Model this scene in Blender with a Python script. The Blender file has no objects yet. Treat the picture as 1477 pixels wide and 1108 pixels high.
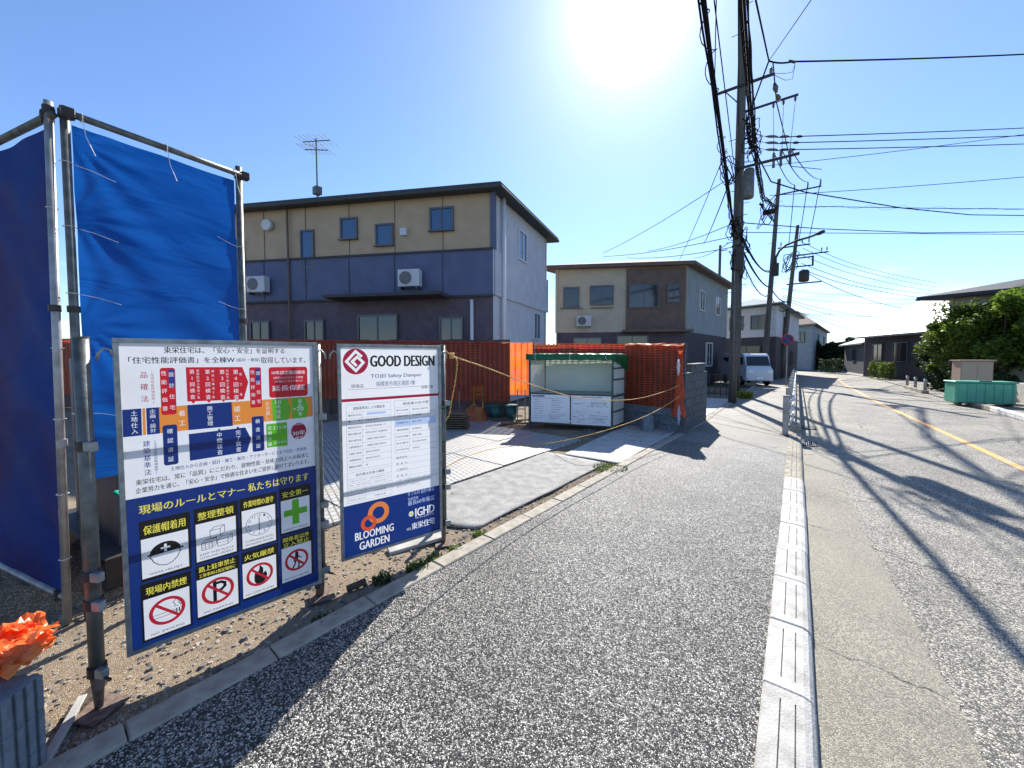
import bpy, math, random
import numpy as np
from mathutils import Vector, Matrix
from mathutils.geometry import delaunay_2d_cdt
random.seed(7)
R = math.radians
scene = bpy.context.scene
col = scene.collection
# ------------------------------------------------------------------ camera, sky, sun, exposure
EYE = 1.70
FPX, PCX, PCY = 555.0, 738.5, 539.0          # focal length and principal point in photograph pixels
PITCH = R(2.6)
YAW = math.atan((1150 - 738.5) / 555.0)      # road direction is +Y, the camera looks this far to its left
cam_d = bpy.data.cameras.new('camera'); cam = bpy.data.objects.new('camera', cam_d); col.objects.link(cam)
cam_d.sensor_width = 36; cam_d.lens = 36 * FPX / 1477
cam_d.shift_y = -15 / 1477
cam_d.clip_start = 0.05; cam_d.clip_end = 3000
cam.location = (0, 0, EYE); cam.rotation_euler = (R(90) - PITCH, 0, YAW)
scene.camera = cam
SUN = Vector((-0.2642, 0.7169, 0.6452)).normalized()
world = bpy.data.worlds.new("World"); scene.world = world; world.use_nodes = True
nt = world.node_tree; nt.nodes.clear()
def wn(t, **k):
    n = nt.nodes.new(t)
    for a, b in k.items(): setattr(n, a, b)
    return n
sky = wn('ShaderNodeTexSky', sky_type='NISHITA', sun_disc=False)
sky.sun_elevation = math.asin(SUN.z); sky.sun_rotation = math.atan2(SUN.x, SUN.y)
sky.air_density = 1.0; sky.dust_density = 0.15; sky.ozone_density = 3.0; sky.altitude = 50
tc = wn('ShaderNodeTexCoord')
dot = wn('ShaderNodeVectorMath', operation='DOT_PRODUCT'); dot.inputs[1].default_value = SUN
nt.links.new(tc.outputs['Generated'], dot.inputs[0])
def wmath(op, a, b):
    n = wn('ShaderNodeMath', operation=op)
    for i, v in enumerate((a, b)):
        if isinstance(v, (int, float)): n.inputs[i].default_value = v
        else: nt.links.new(v, n.inputs[i])
    return n.outputs[0]
d0 = wmath('MAXIMUM', dot.outputs['Value'], 0.0)
GLOW = ((600, 14.0), (150, 3.0), (34, .8), (8, .55))
gl = None
for p_, a_ in GLOW:
    v = wmath('MULTIPLY', wmath('POWER', d0, p_), a_)
    gl = v if gl is None else wmath('ADD', gl, v)
gcol = wn('ShaderNodeMix', data_type='RGBA', blend_type='MULTIPLY'); gcol.inputs[0].default_value = 1
gcol.inputs[6].default_value = (1.0, 1.0, 1.0, 1)
nt.links.new(gl, gcol.inputs[7])
tint = wn('ShaderNodeMix', data_type='RGBA', blend_type='MULTIPLY'); tint.inputs[0].default_value = 1
tint.inputs[7].default_value = (.86, .96, 1.13, 1)
nt.links.new(sky.outputs[0], tint.inputs[6])
addc = wn('ShaderNodeMix', data_type='RGBA', blend_type='ADD'); addc.inputs[0].default_value = 1
nt.links.new(tint.outputs[2], addc.inputs[6]); nt.links.new(gcol.outputs[2], addc.inputs[7])
# thin white clouds low over the horizon
sep = wn('ShaderNodeSeparateXYZ'); nt.links.new(tc.outputs['Generated'], sep.inputs[0])
mp = wn('ShaderNodeMapping'); mp.inputs['Scale'].default_value = (2.2, 2.2, 14); nt.links.new(tc.outputs['Generated'], mp.inputs[0])
cn = wn('ShaderNodeTexNoise'); cn.inputs['Scale'].default_value = 2.2; cn.inputs['Detail'].default_value = 6; nt.links.new(mp.outputs[0], cn.inputs['Vector'])
cr = wn('ShaderNodeMapRange'); cr.inputs[1].default_value = .52; cr.inputs[2].default_value = .78; nt.links.new(cn.outputs['Fac'], cr.inputs[0])
hz = wn('ShaderNodeMapRange'); hz.inputs[1].default_value = .20; hz.inputs[2].default_value = .05; nt.links.new(sep.outputs[2], hz.inputs[0])
cf = wmath('MULTIPLY', cr.outputs[0], hz.outputs[0])
cmx = wn('ShaderNodeMix', data_type='RGBA'); nt.links.new(cf, cmx.inputs[0]); nt.links.new(addc.outputs[2], cmx.inputs[6])
cmx.inputs[7].default_value = (9, 9.3, 9.6, 1)
bg = wn('ShaderNodeBackground'); bg.inputs['Strength'].default_value = 0.10
wo = wn('ShaderNodeOutputWorld')
nt.links.new(cmx.outputs[2], bg.inputs[0]); nt.links.new(bg.outputs[0], wo.inputs[0])
sd = bpy.data.lights.new('sun', 'SUN'); sun = bpy.data.objects.new('sun', sd); col.objects.link(sun)
sd.energy = 5.0; sd.angle = R(0.5); sd.color = (1, .955, .88)
sun.rotation_euler = SUN.to_track_quat('Z', 'Y').to_euler()
vs = scene.view_settings
vs.view_transform = 'Standard'; vs.look = 'None'; vs.gamma = 1; vs.use_curve_mapping = False
vs.exposure = 0.9
scene.cycles.max_bounces = 6; scene.cycles.transparent_max_bounces = 12

# ------------------------------------------------------------------ geometry helpers
cyw, syw, cp_, sp_ = math.cos(YAW), math.sin(YAW), math.cos(PITCH), math.sin(PITCH)
def ray(px, py):
    x, u = px - PCX, PCY - py
    fw = FPX * cp_ + u * sp_; up = u * cp_ - FPX * sp_
    return Vector((x * cyw - fw * syw, x * syw + fw * cyw, up))
def spot(px, py, z=0.0):                     # where the sight line of a photograph pixel reaches height z
    r = ray(px, py); t = (z - EYE) / r.z
    return Vector((r.x * t, r.y * t, z))
def cp(px, py, D):                           # the point at horizontal depth D seen at that pixel
    x, u = px - PCX, PCY - py
    r = ray(px, py); fw = FPX * cp_ + u * sp_
    t = D / fw
    return Vector((r.x * t, r.y * t, EYE + r.z * t))
def cg(px, D, z=0.0):                        # ground position at column px, depth D
    q = cp(px, 514, D); return Vector((q.x, q.y, z))
ROAD = Vector((0, 1, 0)); SIDE = Vector((1, 0, 0))

MW = {}
class MB:
    def __init__(s): s.v = []; s.f = []; s.m = []
    def add(s, vs_, fs, m=0):
        o = len(s.v); s.v += [tuple(v) for v in vs_]
        for f in fs: s.f.append(tuple(i + o for i in f)); s.m.append(m)
        return s
    def box(s, c, size, rz=0, m=0, M=None):
        x, y, z = [d / 2 for d in size]
        vs_ = [Vector((a * x, b * y, d * z)) for d in (-1, 1) for a, b in ((-1, -1), (1, -1), (1, 1), (-1, 1))]
        if M is None: M = Matrix.Rotation(rz, 3, 'Z')
        c = Vector(c)
        return s.add([c + M @ v for v in vs_], [(3, 2, 1, 0), (4, 5, 6, 7), (0, 1, 5, 4), (1, 2, 6, 5), (2, 3, 7, 6), (3, 0, 4, 7)], m)
    def beam(s, a, b, w, h, m=0, up=Vector((0, 0, 1))):     # box from a to b, w sideways, h along up
        a, b = Vector(a), Vector(b); d = b - a; L = d.length; d = d.normalized()
        sd_ = d.cross(up)
        if sd_.length < 1e-4: sd_ = Vector((1, 0, 0))
        sd_.normalize(); u = sd_.cross(d)
        M = Matrix((sd_, d, u)).transposed()
        return s.box((a + b) / 2, (w, L, h), m=m, M=M)
    def tube(s, pts, r, n=8, m=0, cap=True):
        pts = [Vector(p) for p in pts]; o = len(s.v); k = len(pts)
        rs = r if isinstance(r, (list, tuple)) else [r] * k
        ref = None
        for i, p in enumerate(pts):
            t = (pts[min(i + 1, k - 1)] - pts[max(i - 1, 0)])
            t = t.normalized() if t.length > 1e-9 else Vector((0, 0, 1))
            if ref is None: ref = t.orthogonal().normalized()
            else:
                ref = ref - t * ref.dot(t)
                ref = ref.normalized() if ref.length > 1e-6 else t.orthogonal().normalized()
            b2 = t.cross(ref)
            for j in range(n):
                a = 2 * math.pi * j / n
                s.v.append(tuple(p + (ref * math.cos(a) + b2 * math.sin(a)) * rs[i]))
        for i in range(k - 1):
            for j in range(n):
                s.f.append((o + i * n + j, o + i * n + (j + 1) % n, o + (i + 1) * n + (j + 1) % n, o + (i + 1) * n + j)); s.m.append(m)
        if cap:
            s.f.append(tuple(o + j for j in range(n))[::-1]); s.m.append(m)
            s.f.append(tuple(o + (k - 1) * n + j for j in range(n))); s.m.append(m)
        return s
    def prism(s, poly, z0, z1, m=0):
        n = len(poly)
        vs_ = [(p[0], p[1], z0) for p in poly] + [(p[0], p[1], z1) for p in poly]
        return s.add(vs_, [tuple(range(n))[::-1], tuple(range(n, 2 * n))] + [(i, (i + 1) % n, n + (i + 1) % n, n + i) for i in range(n)], m)
    def grid(s, fn, nu, nv, m=0):
        vs_ = [fn(i / nu, j / nv) for j in range(nv + 1) for i in range(nu + 1)]
        w = nu + 1
        return s.add(vs_, [(j * w + i, j * w + i + 1, (j + 1) * w + i + 1, (j + 1) * w + i) for j in range(nv) for i in range(nu)], m)
    def build(s, name, mat, parent=None, smooth=False, bevel=0, local=False, label=None, stuff=False):
        me = bpy.data.meshes.new(name)
        vs_ = s.v
        if parent is not None and not local:
            inv = MW[parent.name].inverted(); vs_ = [tuple(inv @ Vector(v)) for v in vs_]
        me.from_pydata(vs_, [], s.f)
        for mm in (mat if isinstance(mat, (list, tuple)) else [mat]): me.materials.append(mm)
        me.polygons.foreach_set('material_index', s.m)
        if smooth: me.polygons.foreach_set('use_smooth', [True] * len(s.f))
        me.update()
        o = bpy.data.objects.new(name, me); col.objects.link(o)
        if parent is not None:
            o.parent = parent; MW[o.name] = MW[parent.name].copy()
        else: MW[o.name] = Matrix.Identity(4)
        if bevel:
            b = o.modifiers.new('b', 'BEVEL'); b.width = bevel; b.segments = 1; b.limit_method = 'ANGLE'
        if label: o['label'] = label
        if stuff: o['kind'] = 'stuff'
        return o
def tag(o, label, cat, group=None, kind=None):
    o['label'] = label; o['category'] = cat
    if group: o['group'] = group
    if kind: o['kind'] = kind
    return o
def thing(name, label, cat, loc=(0, 0, 0), rz=0, group=None):
    o = bpy.data.objects.new(name, None); col.objects.link(o); o.empty_display_size = .1
    o.location = loc; o.rotation_euler = (0, 0, rz)
    MW[o.name] = Matrix.Translation(Vector(loc)) @ Matrix.Rotation(rz, 4, 'Z')
    return tag(o, label, cat, group)
def dup(root, loc, rz, label, group=None, scale=None):
    r = root.copy(); col.objects.link(r); r.location = loc; r.rotation_euler = (0, 0, rz); r['label'] = label
    if scale: r.scale = scale
    if group: r['group'] = group
    for ch in list(root.children):
        c = ch.copy(); col.objects.link(c); c.parent = r
        for g_ in ch.children:
            d = g_.copy(); col.objects.link(d); d.parent = c
    return r
def inst(src, name, parent, loc=None, rot=None, scale=None):   # a part that shares its mesh with an alike part
    o = src.copy(); col.objects.link(o); o.name = name; o.parent = parent
    if loc is not None: o.location = loc
    if rot is not None: o.rotation_euler = rot
    if scale is not None: o.scale = scale
    return o

# ------------------------------------------------------------------ materials
def newmat(name):
    m = bpy.data.materials.new(name); m.use_nodes = True
    t = m.node_tree; b = t.nodes['Principled BSDF']
    return m, t, b
def pm(name, c1, c2=None, scale=6, rough=.6, metal=0, bump=0, bscale=60, detail=5, lo=.35, hi=.65, trans=0, spec=None, stretch=(1, 1, 1), coat=0, var=0):
    m, t, b = newmat(name); N = t.nodes; L = t.links
    b.inputs['Roughness'].default_value = rough; b.inputs['Metallic'].default_value = metal
    if spec is not None: b.inputs['Specular IOR Level'].default_value = spec
    if coat: b.inputs['Coat Weight'].default_value = coat; b.inputs['Coat Roughness'].default_value = .1
    tcx = N.new('ShaderNodeTexCoord'); mpp = N.new('ShaderNodeMapping'); mpp.inputs['Scale'].default_value = stretch
    L.new(tcx.outputs['Object'], mpp.inputs[0])
    colout = None
    if c2 is None: b.inputs['Base Color'].default_value = (*c1, 1)
    else:
        n = N.new('ShaderNodeTexNoise'); n.inputs['Scale'].default_value = scale; n.inputs['Detail'].default_value = detail
        L.new(mpp.outputs[0], n.inputs['Vector'])
        mr = N.new('ShaderNodeMapRange'); mr.inputs[1].default_value = lo; mr.inputs[2].default_value = hi; L.new(n.outputs['Fac'], mr.inputs[0])
        mx = N.new('ShaderNodeMix'); mx.data_type = 'RGBA'; L.new(mr.outputs[0], mx.inputs[0])
        mx.inputs[6].default_value = (*c1, 1); mx.inputs[7].default_value = (*c2, 1)
        colout = mx.outputs[2]; L.new(colout, b.inputs['Base Color'])
    if var:     # every piece its own shade
        oi = N.new('ShaderNodeObjectInfo'); hs = N.new('ShaderNodeHueSaturation')
        vr = N.new('ShaderNodeMapRange'); vr.inputs[3].default_value = 1 - var; vr.inputs[4].default_value = 1 + var
        L.new(oi.outputs['Random'], vr.inputs[0]); L.new(vr.outputs[0], hs.inputs['Value'])
        if colout is not None: L.new(colout, hs.inputs['Color'])
        else: hs.inputs['Color'].default_value = (*c1, 1)
        L.new(hs.outputs[0], b.inputs['Base Color'])
    if bump:
        n2 = N.new('ShaderNodeTexNoise'); n2.inputs['Scale'].default_value = bscale; n2.inputs['Detail'].default_value = 4
        L.new(mpp.outputs[0], n2.inputs['Vector'])
        bp = N.new('ShaderNodeBump'); bp.inputs['Strength'].default_value = bump; bp.inputs['Distance'].default_value = .01
        L.new(n2.outputs['Fac'], bp.inputs['Height']); L.new(bp.outputs[0], b.inputs['Normal'])
    if trans:
        tr = N.new('ShaderNodeBsdfTranslucent'); ms = N.new('ShaderNodeMixShader'); ms.inputs[0].default_value = trans
        if colout is not None: L.new(colout, tr.inputs[0])
        else: tr.inputs[0].default_value = (*c1, 1)
        L.new(b.outputs[0], ms.inputs[1]); L.new(tr.outputs[0], ms.inputs[2])
        L.new(ms.outputs[0], N['Material Output'].inputs[0])
    return m
def asphalt(name, dark, light, s=120, bump=.9, rough=.55, stain=None, cov=.5, cracks=0, spots=0):
    m, t, b = newmat(name); N = t.nodes; L = t.links
    tcx = N.new('ShaderNodeTexCoord')
    v = N.new('ShaderNodeTexVoronoi'); v.inputs['Scale'].default_value = s; L.new(tcx.outputs['Object'], v.inputs['Vector'])
    ve = N.new('ShaderNodeTexVoronoi'); ve.feature = 'DISTANCE_TO_EDGE'; ve.inputs['Scale'].default_value = s; L.new(tcx.outputs['Object'], ve.inputs['Vector'])
    sp = N.new('ShaderNodeSeparateColor'); L.new(v.outputs['Color'], sp.inputs[0])
    # each aggregate has its own shade, binder shows between
    mr = N.new('ShaderNodeMapRange'); mr.inputs[1].default_value = 1 - cov - .12; mr.inputs[2].default_value = 1 - cov + .35; L.new(sp.outputs[0], mr.inputs[0])
    me_ = N.new('ShaderNodeMapRange'); me_.inputs[1].default_value = .03; me_.inputs[2].default_value = .12; L.new(ve.outputs['Distance'], me_.inputs[0])
    mul = N.new('ShaderNodeMath'); mul.operation = 'MULTIPLY'; L.new(mr.outputs[0], mul.inputs[0]); L.new(me_.outputs[0], mul.inputs[1])
    mx = N.new('ShaderNodeMix'); mx.data_type = 'RGBA'; mx.inputs[6].default_value = (*dark, 1); mx.inputs[7].default_value = (*light, 1); L.new(mul.outputs[0], mx.inputs[0])
    cur = mx.outputs[2]
    big = N.new('ShaderNodeTexNoise'); big.inputs['Scale'].default_value = .9; big.inputs['Detail'].default_value = 7; big.inputs['Roughness'].default_value = .65
    L.new(tcx.outputs['Object'], big.inputs['Vector'])
    br = N.new('ShaderNodeMapRange'); br.inputs[1].default_value = .3; br.inputs[2].default_value = .7; br.inputs[3].default_value = .68; br.inputs[4].default_value = 1.25; L.new(big.outputs['Fac'], br.inputs[0])
    hs = N.new('ShaderNodeHueSaturation'); L.new(cur, hs.inputs['Color']); L.new(br.outputs[0], hs.inputs['Value']); cur = hs.outputs[0]
    if stain:
        n3 = N.new('ShaderNodeTexNoise'); n3.inputs['Scale'].default_value = .35; n3.inputs['Detail'].default_value = 8; L.new(tcx.outputs['Object'], n3.inputs['Vector'])
        r3 = N.new('ShaderNodeMapRange'); r3.inputs[1].default_value = .42; r3.inputs[2].default_value = .62; r3.inputs[4].default_value = .55; L.new(n3.outputs['Fac'], r3.inputs[0])
        m3 = N.new('ShaderNodeMix'); m3.data_type = 'RGBA'; L.new(r3.outputs[0], m3.inputs[0]); L.new(cur, m3.inputs[6]); m3.inputs[7].default_value = (*stain, 1); cur = m3.outputs[2]
    if cracks:
        wv = N.new('ShaderNodeTexNoise'); wv.inputs['Scale'].default_value = 3; wv.inputs['Detail'].default_value = 5; L.new(tcx.outputs['Object'], wv.inputs['Vector'])
        mv = N.new('ShaderNodeVectorMath'); mv.operation = 'MULTIPLY_ADD'; mv.inputs[1].default_value = (.5, .5, 0); L.new(wv.outputs['Color'], mv.inputs[0]); L.new(tcx.outputs['Object'], mv.inputs[2])
        vc = N.new('ShaderNodeTexVoronoi'); vc.feature = 'DISTANCE_TO_EDGE'; vc.inputs['Scale'].default_value = .55; L.new(mv.outputs[0], vc.inputs['Vector'])
        rc = N.new('ShaderNodeMapRange'); rc.inputs[1].default_value = .0; rc.inputs[2].default_value = .0075 * cracks; rc.inputs[3].default_value = 1; rc.inputs[4].default_value = 0; L.new(vc.outputs['Distance'], rc.inputs[0])
        gate = N.new('ShaderNodeMapRange'); gate.inputs[1].default_value = .42; gate.inputs[2].default_value = .50; L.new(big.outputs['Fac'], gate.inputs[0])
        mg = N.new('ShaderNodeMath'); mg.operation = 'MULTIPLY'; L.new(rc.outputs[0], mg.inputs[0]); L.new(gate.outputs[0], mg.inputs[1])
        m4 = N.new('ShaderNodeMix'); m4.data_type = 'RGBA'; L.new(mg.outputs[0], m4.inputs[0]); L.new(cur, m4.inputs[6]); m4.inputs[7].default_value = (.012, .011, .01, 1); cur = m4.outputs[2]
    if spots:   # chipped remains of old paint
        ns = N.new('ShaderNodeTexNoise'); ns.inputs['Scale'].default_value = 1.5; ns.inputs['Detail'].default_value = 12; ns.inputs['Roughness'].default_value = .75; L.new(tcx.outputs['Object'], ns.inputs['Vector'])
        rs_ = N.new('ShaderNodeMapRange'); rs_.inputs[1].default_value = .655; rs_.inputs[2].default_value = .675; L.new(ns.outputs['Fac'], rs_.inputs[0])
        m5 = N.new('ShaderNodeMix'); m5.data_type = 'RGBA'; L.new(rs_.outputs[0], m5.inputs[0]); L.new(cur, m5.inputs[6]); m5.inputs[7].default_value = (.55, .54, .5, 1); cur = m5.outputs[2]
    L.new(cur, b.inputs['Base Color'])
    b.inputs['Roughness'].default_value = rough
    bp = N.new('ShaderNodeBump'); bp.inputs['Strength'].default_value = bump; bp.inputs['Distance'].default_value = .6 / s
    hh = N.new('ShaderNodeMath'); hh.operation = 'MULTIPLY'
    r6 = N.new('ShaderNodeMapRange'); r6.inputs[2].default_value = .3; L.new(ve.outputs['Distance'], r6.inputs[0])
    r7 = N.new('ShaderNodeMapRange'); r7.inputs[3].default_value = .3; L.new(sp.outputs[1], r7.inputs[0])
    L.new(r6.outputs[0], hh.inputs[0]); L.new(r7.outputs[0], hh.inputs[1])
    L.new(hh.outputs[0], bp.inputs['Height']); L.new(bp.outputs[0], b.inputs['Normal'])
    return m
M = {}
M['sidewalk'] = asphalt('sidewalk_asphalt', (.014, .014, .014), (.64, .61, .535), s=126, bump=1, rough=.48, cov=.49)
M['oldwalk'] = asphalt('old_sidewalk_asphalt', (.12, .115, .10), (.40, .38, .33), s=150, bump=.6, rough=.7, cov=.6, stain=(.2, .18, .14), cracks=1)
M['road'] = asphalt('road_asphalt', (.10, .095, .08), (.68, .63, .52), s=120, bump=.8, rough=.75, cov=.55, cracks=1, spots=1)
M['apron'] = asphalt('gutter_concrete', (.13, .118, .09), (.47, .43, .34), s=140, bump=.7, rough=.75, cov=.60, stain=(.31, .285, .215), cracks=.5)
M['dirt'] = asphalt('dirt', (.13, .09, .055), (.44, .36, .25), s=130, bump=.9, rough=.95, cov=.45, stain=(.34, .26, .17))
M['land'] = pm('far_ground', (.20, .18, .14), (.12, .13, .07), scale=.3, rough=1, bump=.3, bscale=8)
M['conc'] = pm('concrete', (.50, .48, .44), (.30, .29, .26), scale=7, rough=.85, bump=.35, bscale=180, lo=.3, hi=.75, var=.08)
M['kerbwhite'] = pm('kerb_concrete_pale', (.50, .485, .445), (.22, .205, .17), scale=7, rough=.75, bump=.45, bscale=90, lo=.44, hi=.74, var=.14, detail=9)
M['kerbold'] = pm('kerb_concrete_old', (.40, .36, .29), (.20, .175, .13), scale=12, rough=.85, bump=.6, bscale=120, var=.12)
M['edge'] = pm('edging_concrete', (.42, .38, .31), (.25, .22, .17), scale=9, rough=.85, bump=.5, bscale=150, var=.08)
M['orange_paint'] = pm('orange_road_paint', (.80, .36, .07), (.50, .38, .26), scale=9, rough=.6, lo=.47, hi=.68, detail=10)
M['white_paint'] = pm('white_road_paint', (.75, .74, .72), (.4, .39, .37), scale=20, rough=.6, lo=.45, hi=.7, detail=10)
M['steel'] = pm('galvanised_pipe', (.16, .17, .16), (.085, .085, .075), scale=14, rough=.5, metal=.35, bump=.15, bscale=60, detail=8)
M['steel_light'] = pm('pale_galvanised_pipe', (.42, .41, .40), (.26, .25, .24), scale=10, rough=.45, metal=.4)
M['rust'] = pm('rusted_steel', (.20, .15, .12), (.10, .05, .03), scale=30, rough=.85, bump=.4)
M['frame'] = pm('zinc_frame', (.33, .36, .37), (.2, .22, .225), scale=18, rough=.4, metal=.5)
M['iron'] = pm('dark_iron', (.03, .03, .032), (.055, .045, .035), scale=20, rough=.6, metal=.3)
M['white_board'] = pm('white_sign_face', (.84, .85, .87), rough=.22, spec=.5)
M['film'] = pm('translucent_white_sign_film', (.87, .88, .89), (.76, .76, .74), scale=2.5, lo=.5, hi=.85, detail=9, rough=.22, trans=.42)
for k_, c_ in dict(p_black=(.012, .012, .014), p_blue=(.008, .035, .20), p_red=(.62, .012, .03), p_dred=(.36, .01, .05), p_orange=(.88, .30, .05), p_green=(.13, .50, .03),
                   p_yellow=(.95, .85, .10), p_white=(.86, .87, .88), p_navytext=(.03, .05, .25), p_maroon=(.40, .02, .04), p_grey=(.25, .26, .30), p_lblue=(.50, .62, .86), p_logo=(.80, .24, .06), p_logo2=(.72, .10, .03), p_rred=(.55, .02, .04)).items():
    M[k_] = pm(k_[2:] + '_print', c_, rough=.25, trans=.38)
M['pole'] = pm('pole_concrete', (.11, .105, .095), (.06, .057, .052), scale=5, rough=.85, bump=.3, stretch=(1, 1, .15))
M['wire'] = pm('black_cable', (.012, .012, .014), rough=.9, spec=.1)
M['porcelain'] = pm('insulator_porcelain', (.10, .09, .085), rough=.25)
M['tree_trunk'] = pm('bark', (.09, .065, .045), (.05, .035, .025), scale=12, rough=.95, bump=.6)
M['block'] = pm('grey_block', (.10, .115, .125), (.06, .068, .075), scale=9, rough=.9, bump=.5, bscale=120, var=.14)
M['mortar'] = pm('mortar', (.085, .09, .09), rough=.95, bump=.3)
M['ribblock'] = pm('blue_grey_ribbed_block', (.20, .235, .27), (.13, .15, .17), scale=15, rough=.9, bump=.4, bscale=160, var=.08)

def netmat(name, c, tr=.5):
    return pm(name, c, tuple(x * .7 for x in c), scale=3, rough=.5, trans=tr)
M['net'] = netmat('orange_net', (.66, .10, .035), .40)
M['net_lit'] = netmat('sunlit_orange_net', (.95, .22, .03), .65)  # brighter copy of the net, with the sunlight put into its colour
M['plastic_orange'] = pm('crumpled_orange_sheet', (.95, .13, .02), (.9, .28, .06), scale=6, rough=.35, trans=.35)
def tarpmat(name, c, tr, c2, rough=.4, bump=.45, spec=.4):
    m, t, b = newmat(name); N = t.nodes; L = t.links
    tcx = N.new('ShaderNodeTexCoord')
    mpp = N.new('ShaderNodeMapping'); mpp.inputs['Rotation'].default_value = (0, R(42), R(-5)); mpp.inputs['Scale'].default_value = (.8, 1.0, 3.2); L.new(tcx.outputs['Object'], mpp.inputs[0])
    n = N.new('ShaderNodeTexNoise'); n.inputs['Scale'].default_value = 1.6; n.inputs['Detail'].default_value = 3; n.inputs['Distortion'].default_value = .6; L.new(mpp.outputs[0], n.inputs['Vector'])
    mx = N.new('ShaderNodeMix'); mx.data_type = 'RGBA'; mx.inputs[6].default_value = (*c, 1); mx.inputs[7].default_value = (*c2, 1)
    n3 = N.new('ShaderNodeTexNoise'); n3.inputs['Scale'].default_value = 1.1; n3.inputs['Detail'].default_value = 8; L.new(tcx.outputs['Object'], n3.inputs['Vector'])
    r3 = N.new('ShaderNodeMapRange'); r3.inputs[1].default_value = .4; r3.inputs[2].default_value = .7; L.new(n3.outputs['Fac'], r3.inputs[0]); L.new(r3.outputs[0], mx.inputs[0])
    L.new(mx.outputs[2], b.inputs['Base Color']); b.inputs['Roughness'].default_value = rough; b.inputs['Specular IOR Level'].default_value = spec
    bp = N.new('ShaderNodeBump'); bp.inputs['Strength'].default_value = bump; bp.inputs['Distance'].default_value = .05; L.new(n.outputs['Fac'], bp.inputs['Height']); L.new(bp.outputs[0], b.inputs['Normal'])
    tr_ = N.new('ShaderNodeBsdfTranslucent'); L.new(mx.outputs[2], tr_.inputs[0]); L.new(bp.outputs[0], tr_.inputs['Normal'])
    ms = N.new('ShaderNodeMixShader'); ms.inputs[0].default_value = tr; L.new(b.outputs[0], ms.inputs[1]); L.new(tr_.outputs[0], ms.inputs[2]); L.new(ms.outputs[0], N['Material Output'].inputs[0])
    return m
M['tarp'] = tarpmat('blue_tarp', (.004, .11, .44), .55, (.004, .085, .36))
M['tarp_shade'] = tarpmat('shaded_blue_tarp', (.004, .028, .16), .04, (.034, .012, .06), rough=.7, spec=.12)  # darker tarp copy: shade and a purple light cast put into its colours
M['green_tarp'] = tarpmat('green_tarp', (.004, .17, .065), .3, (.004, .12, .05), rough=.3)

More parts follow.
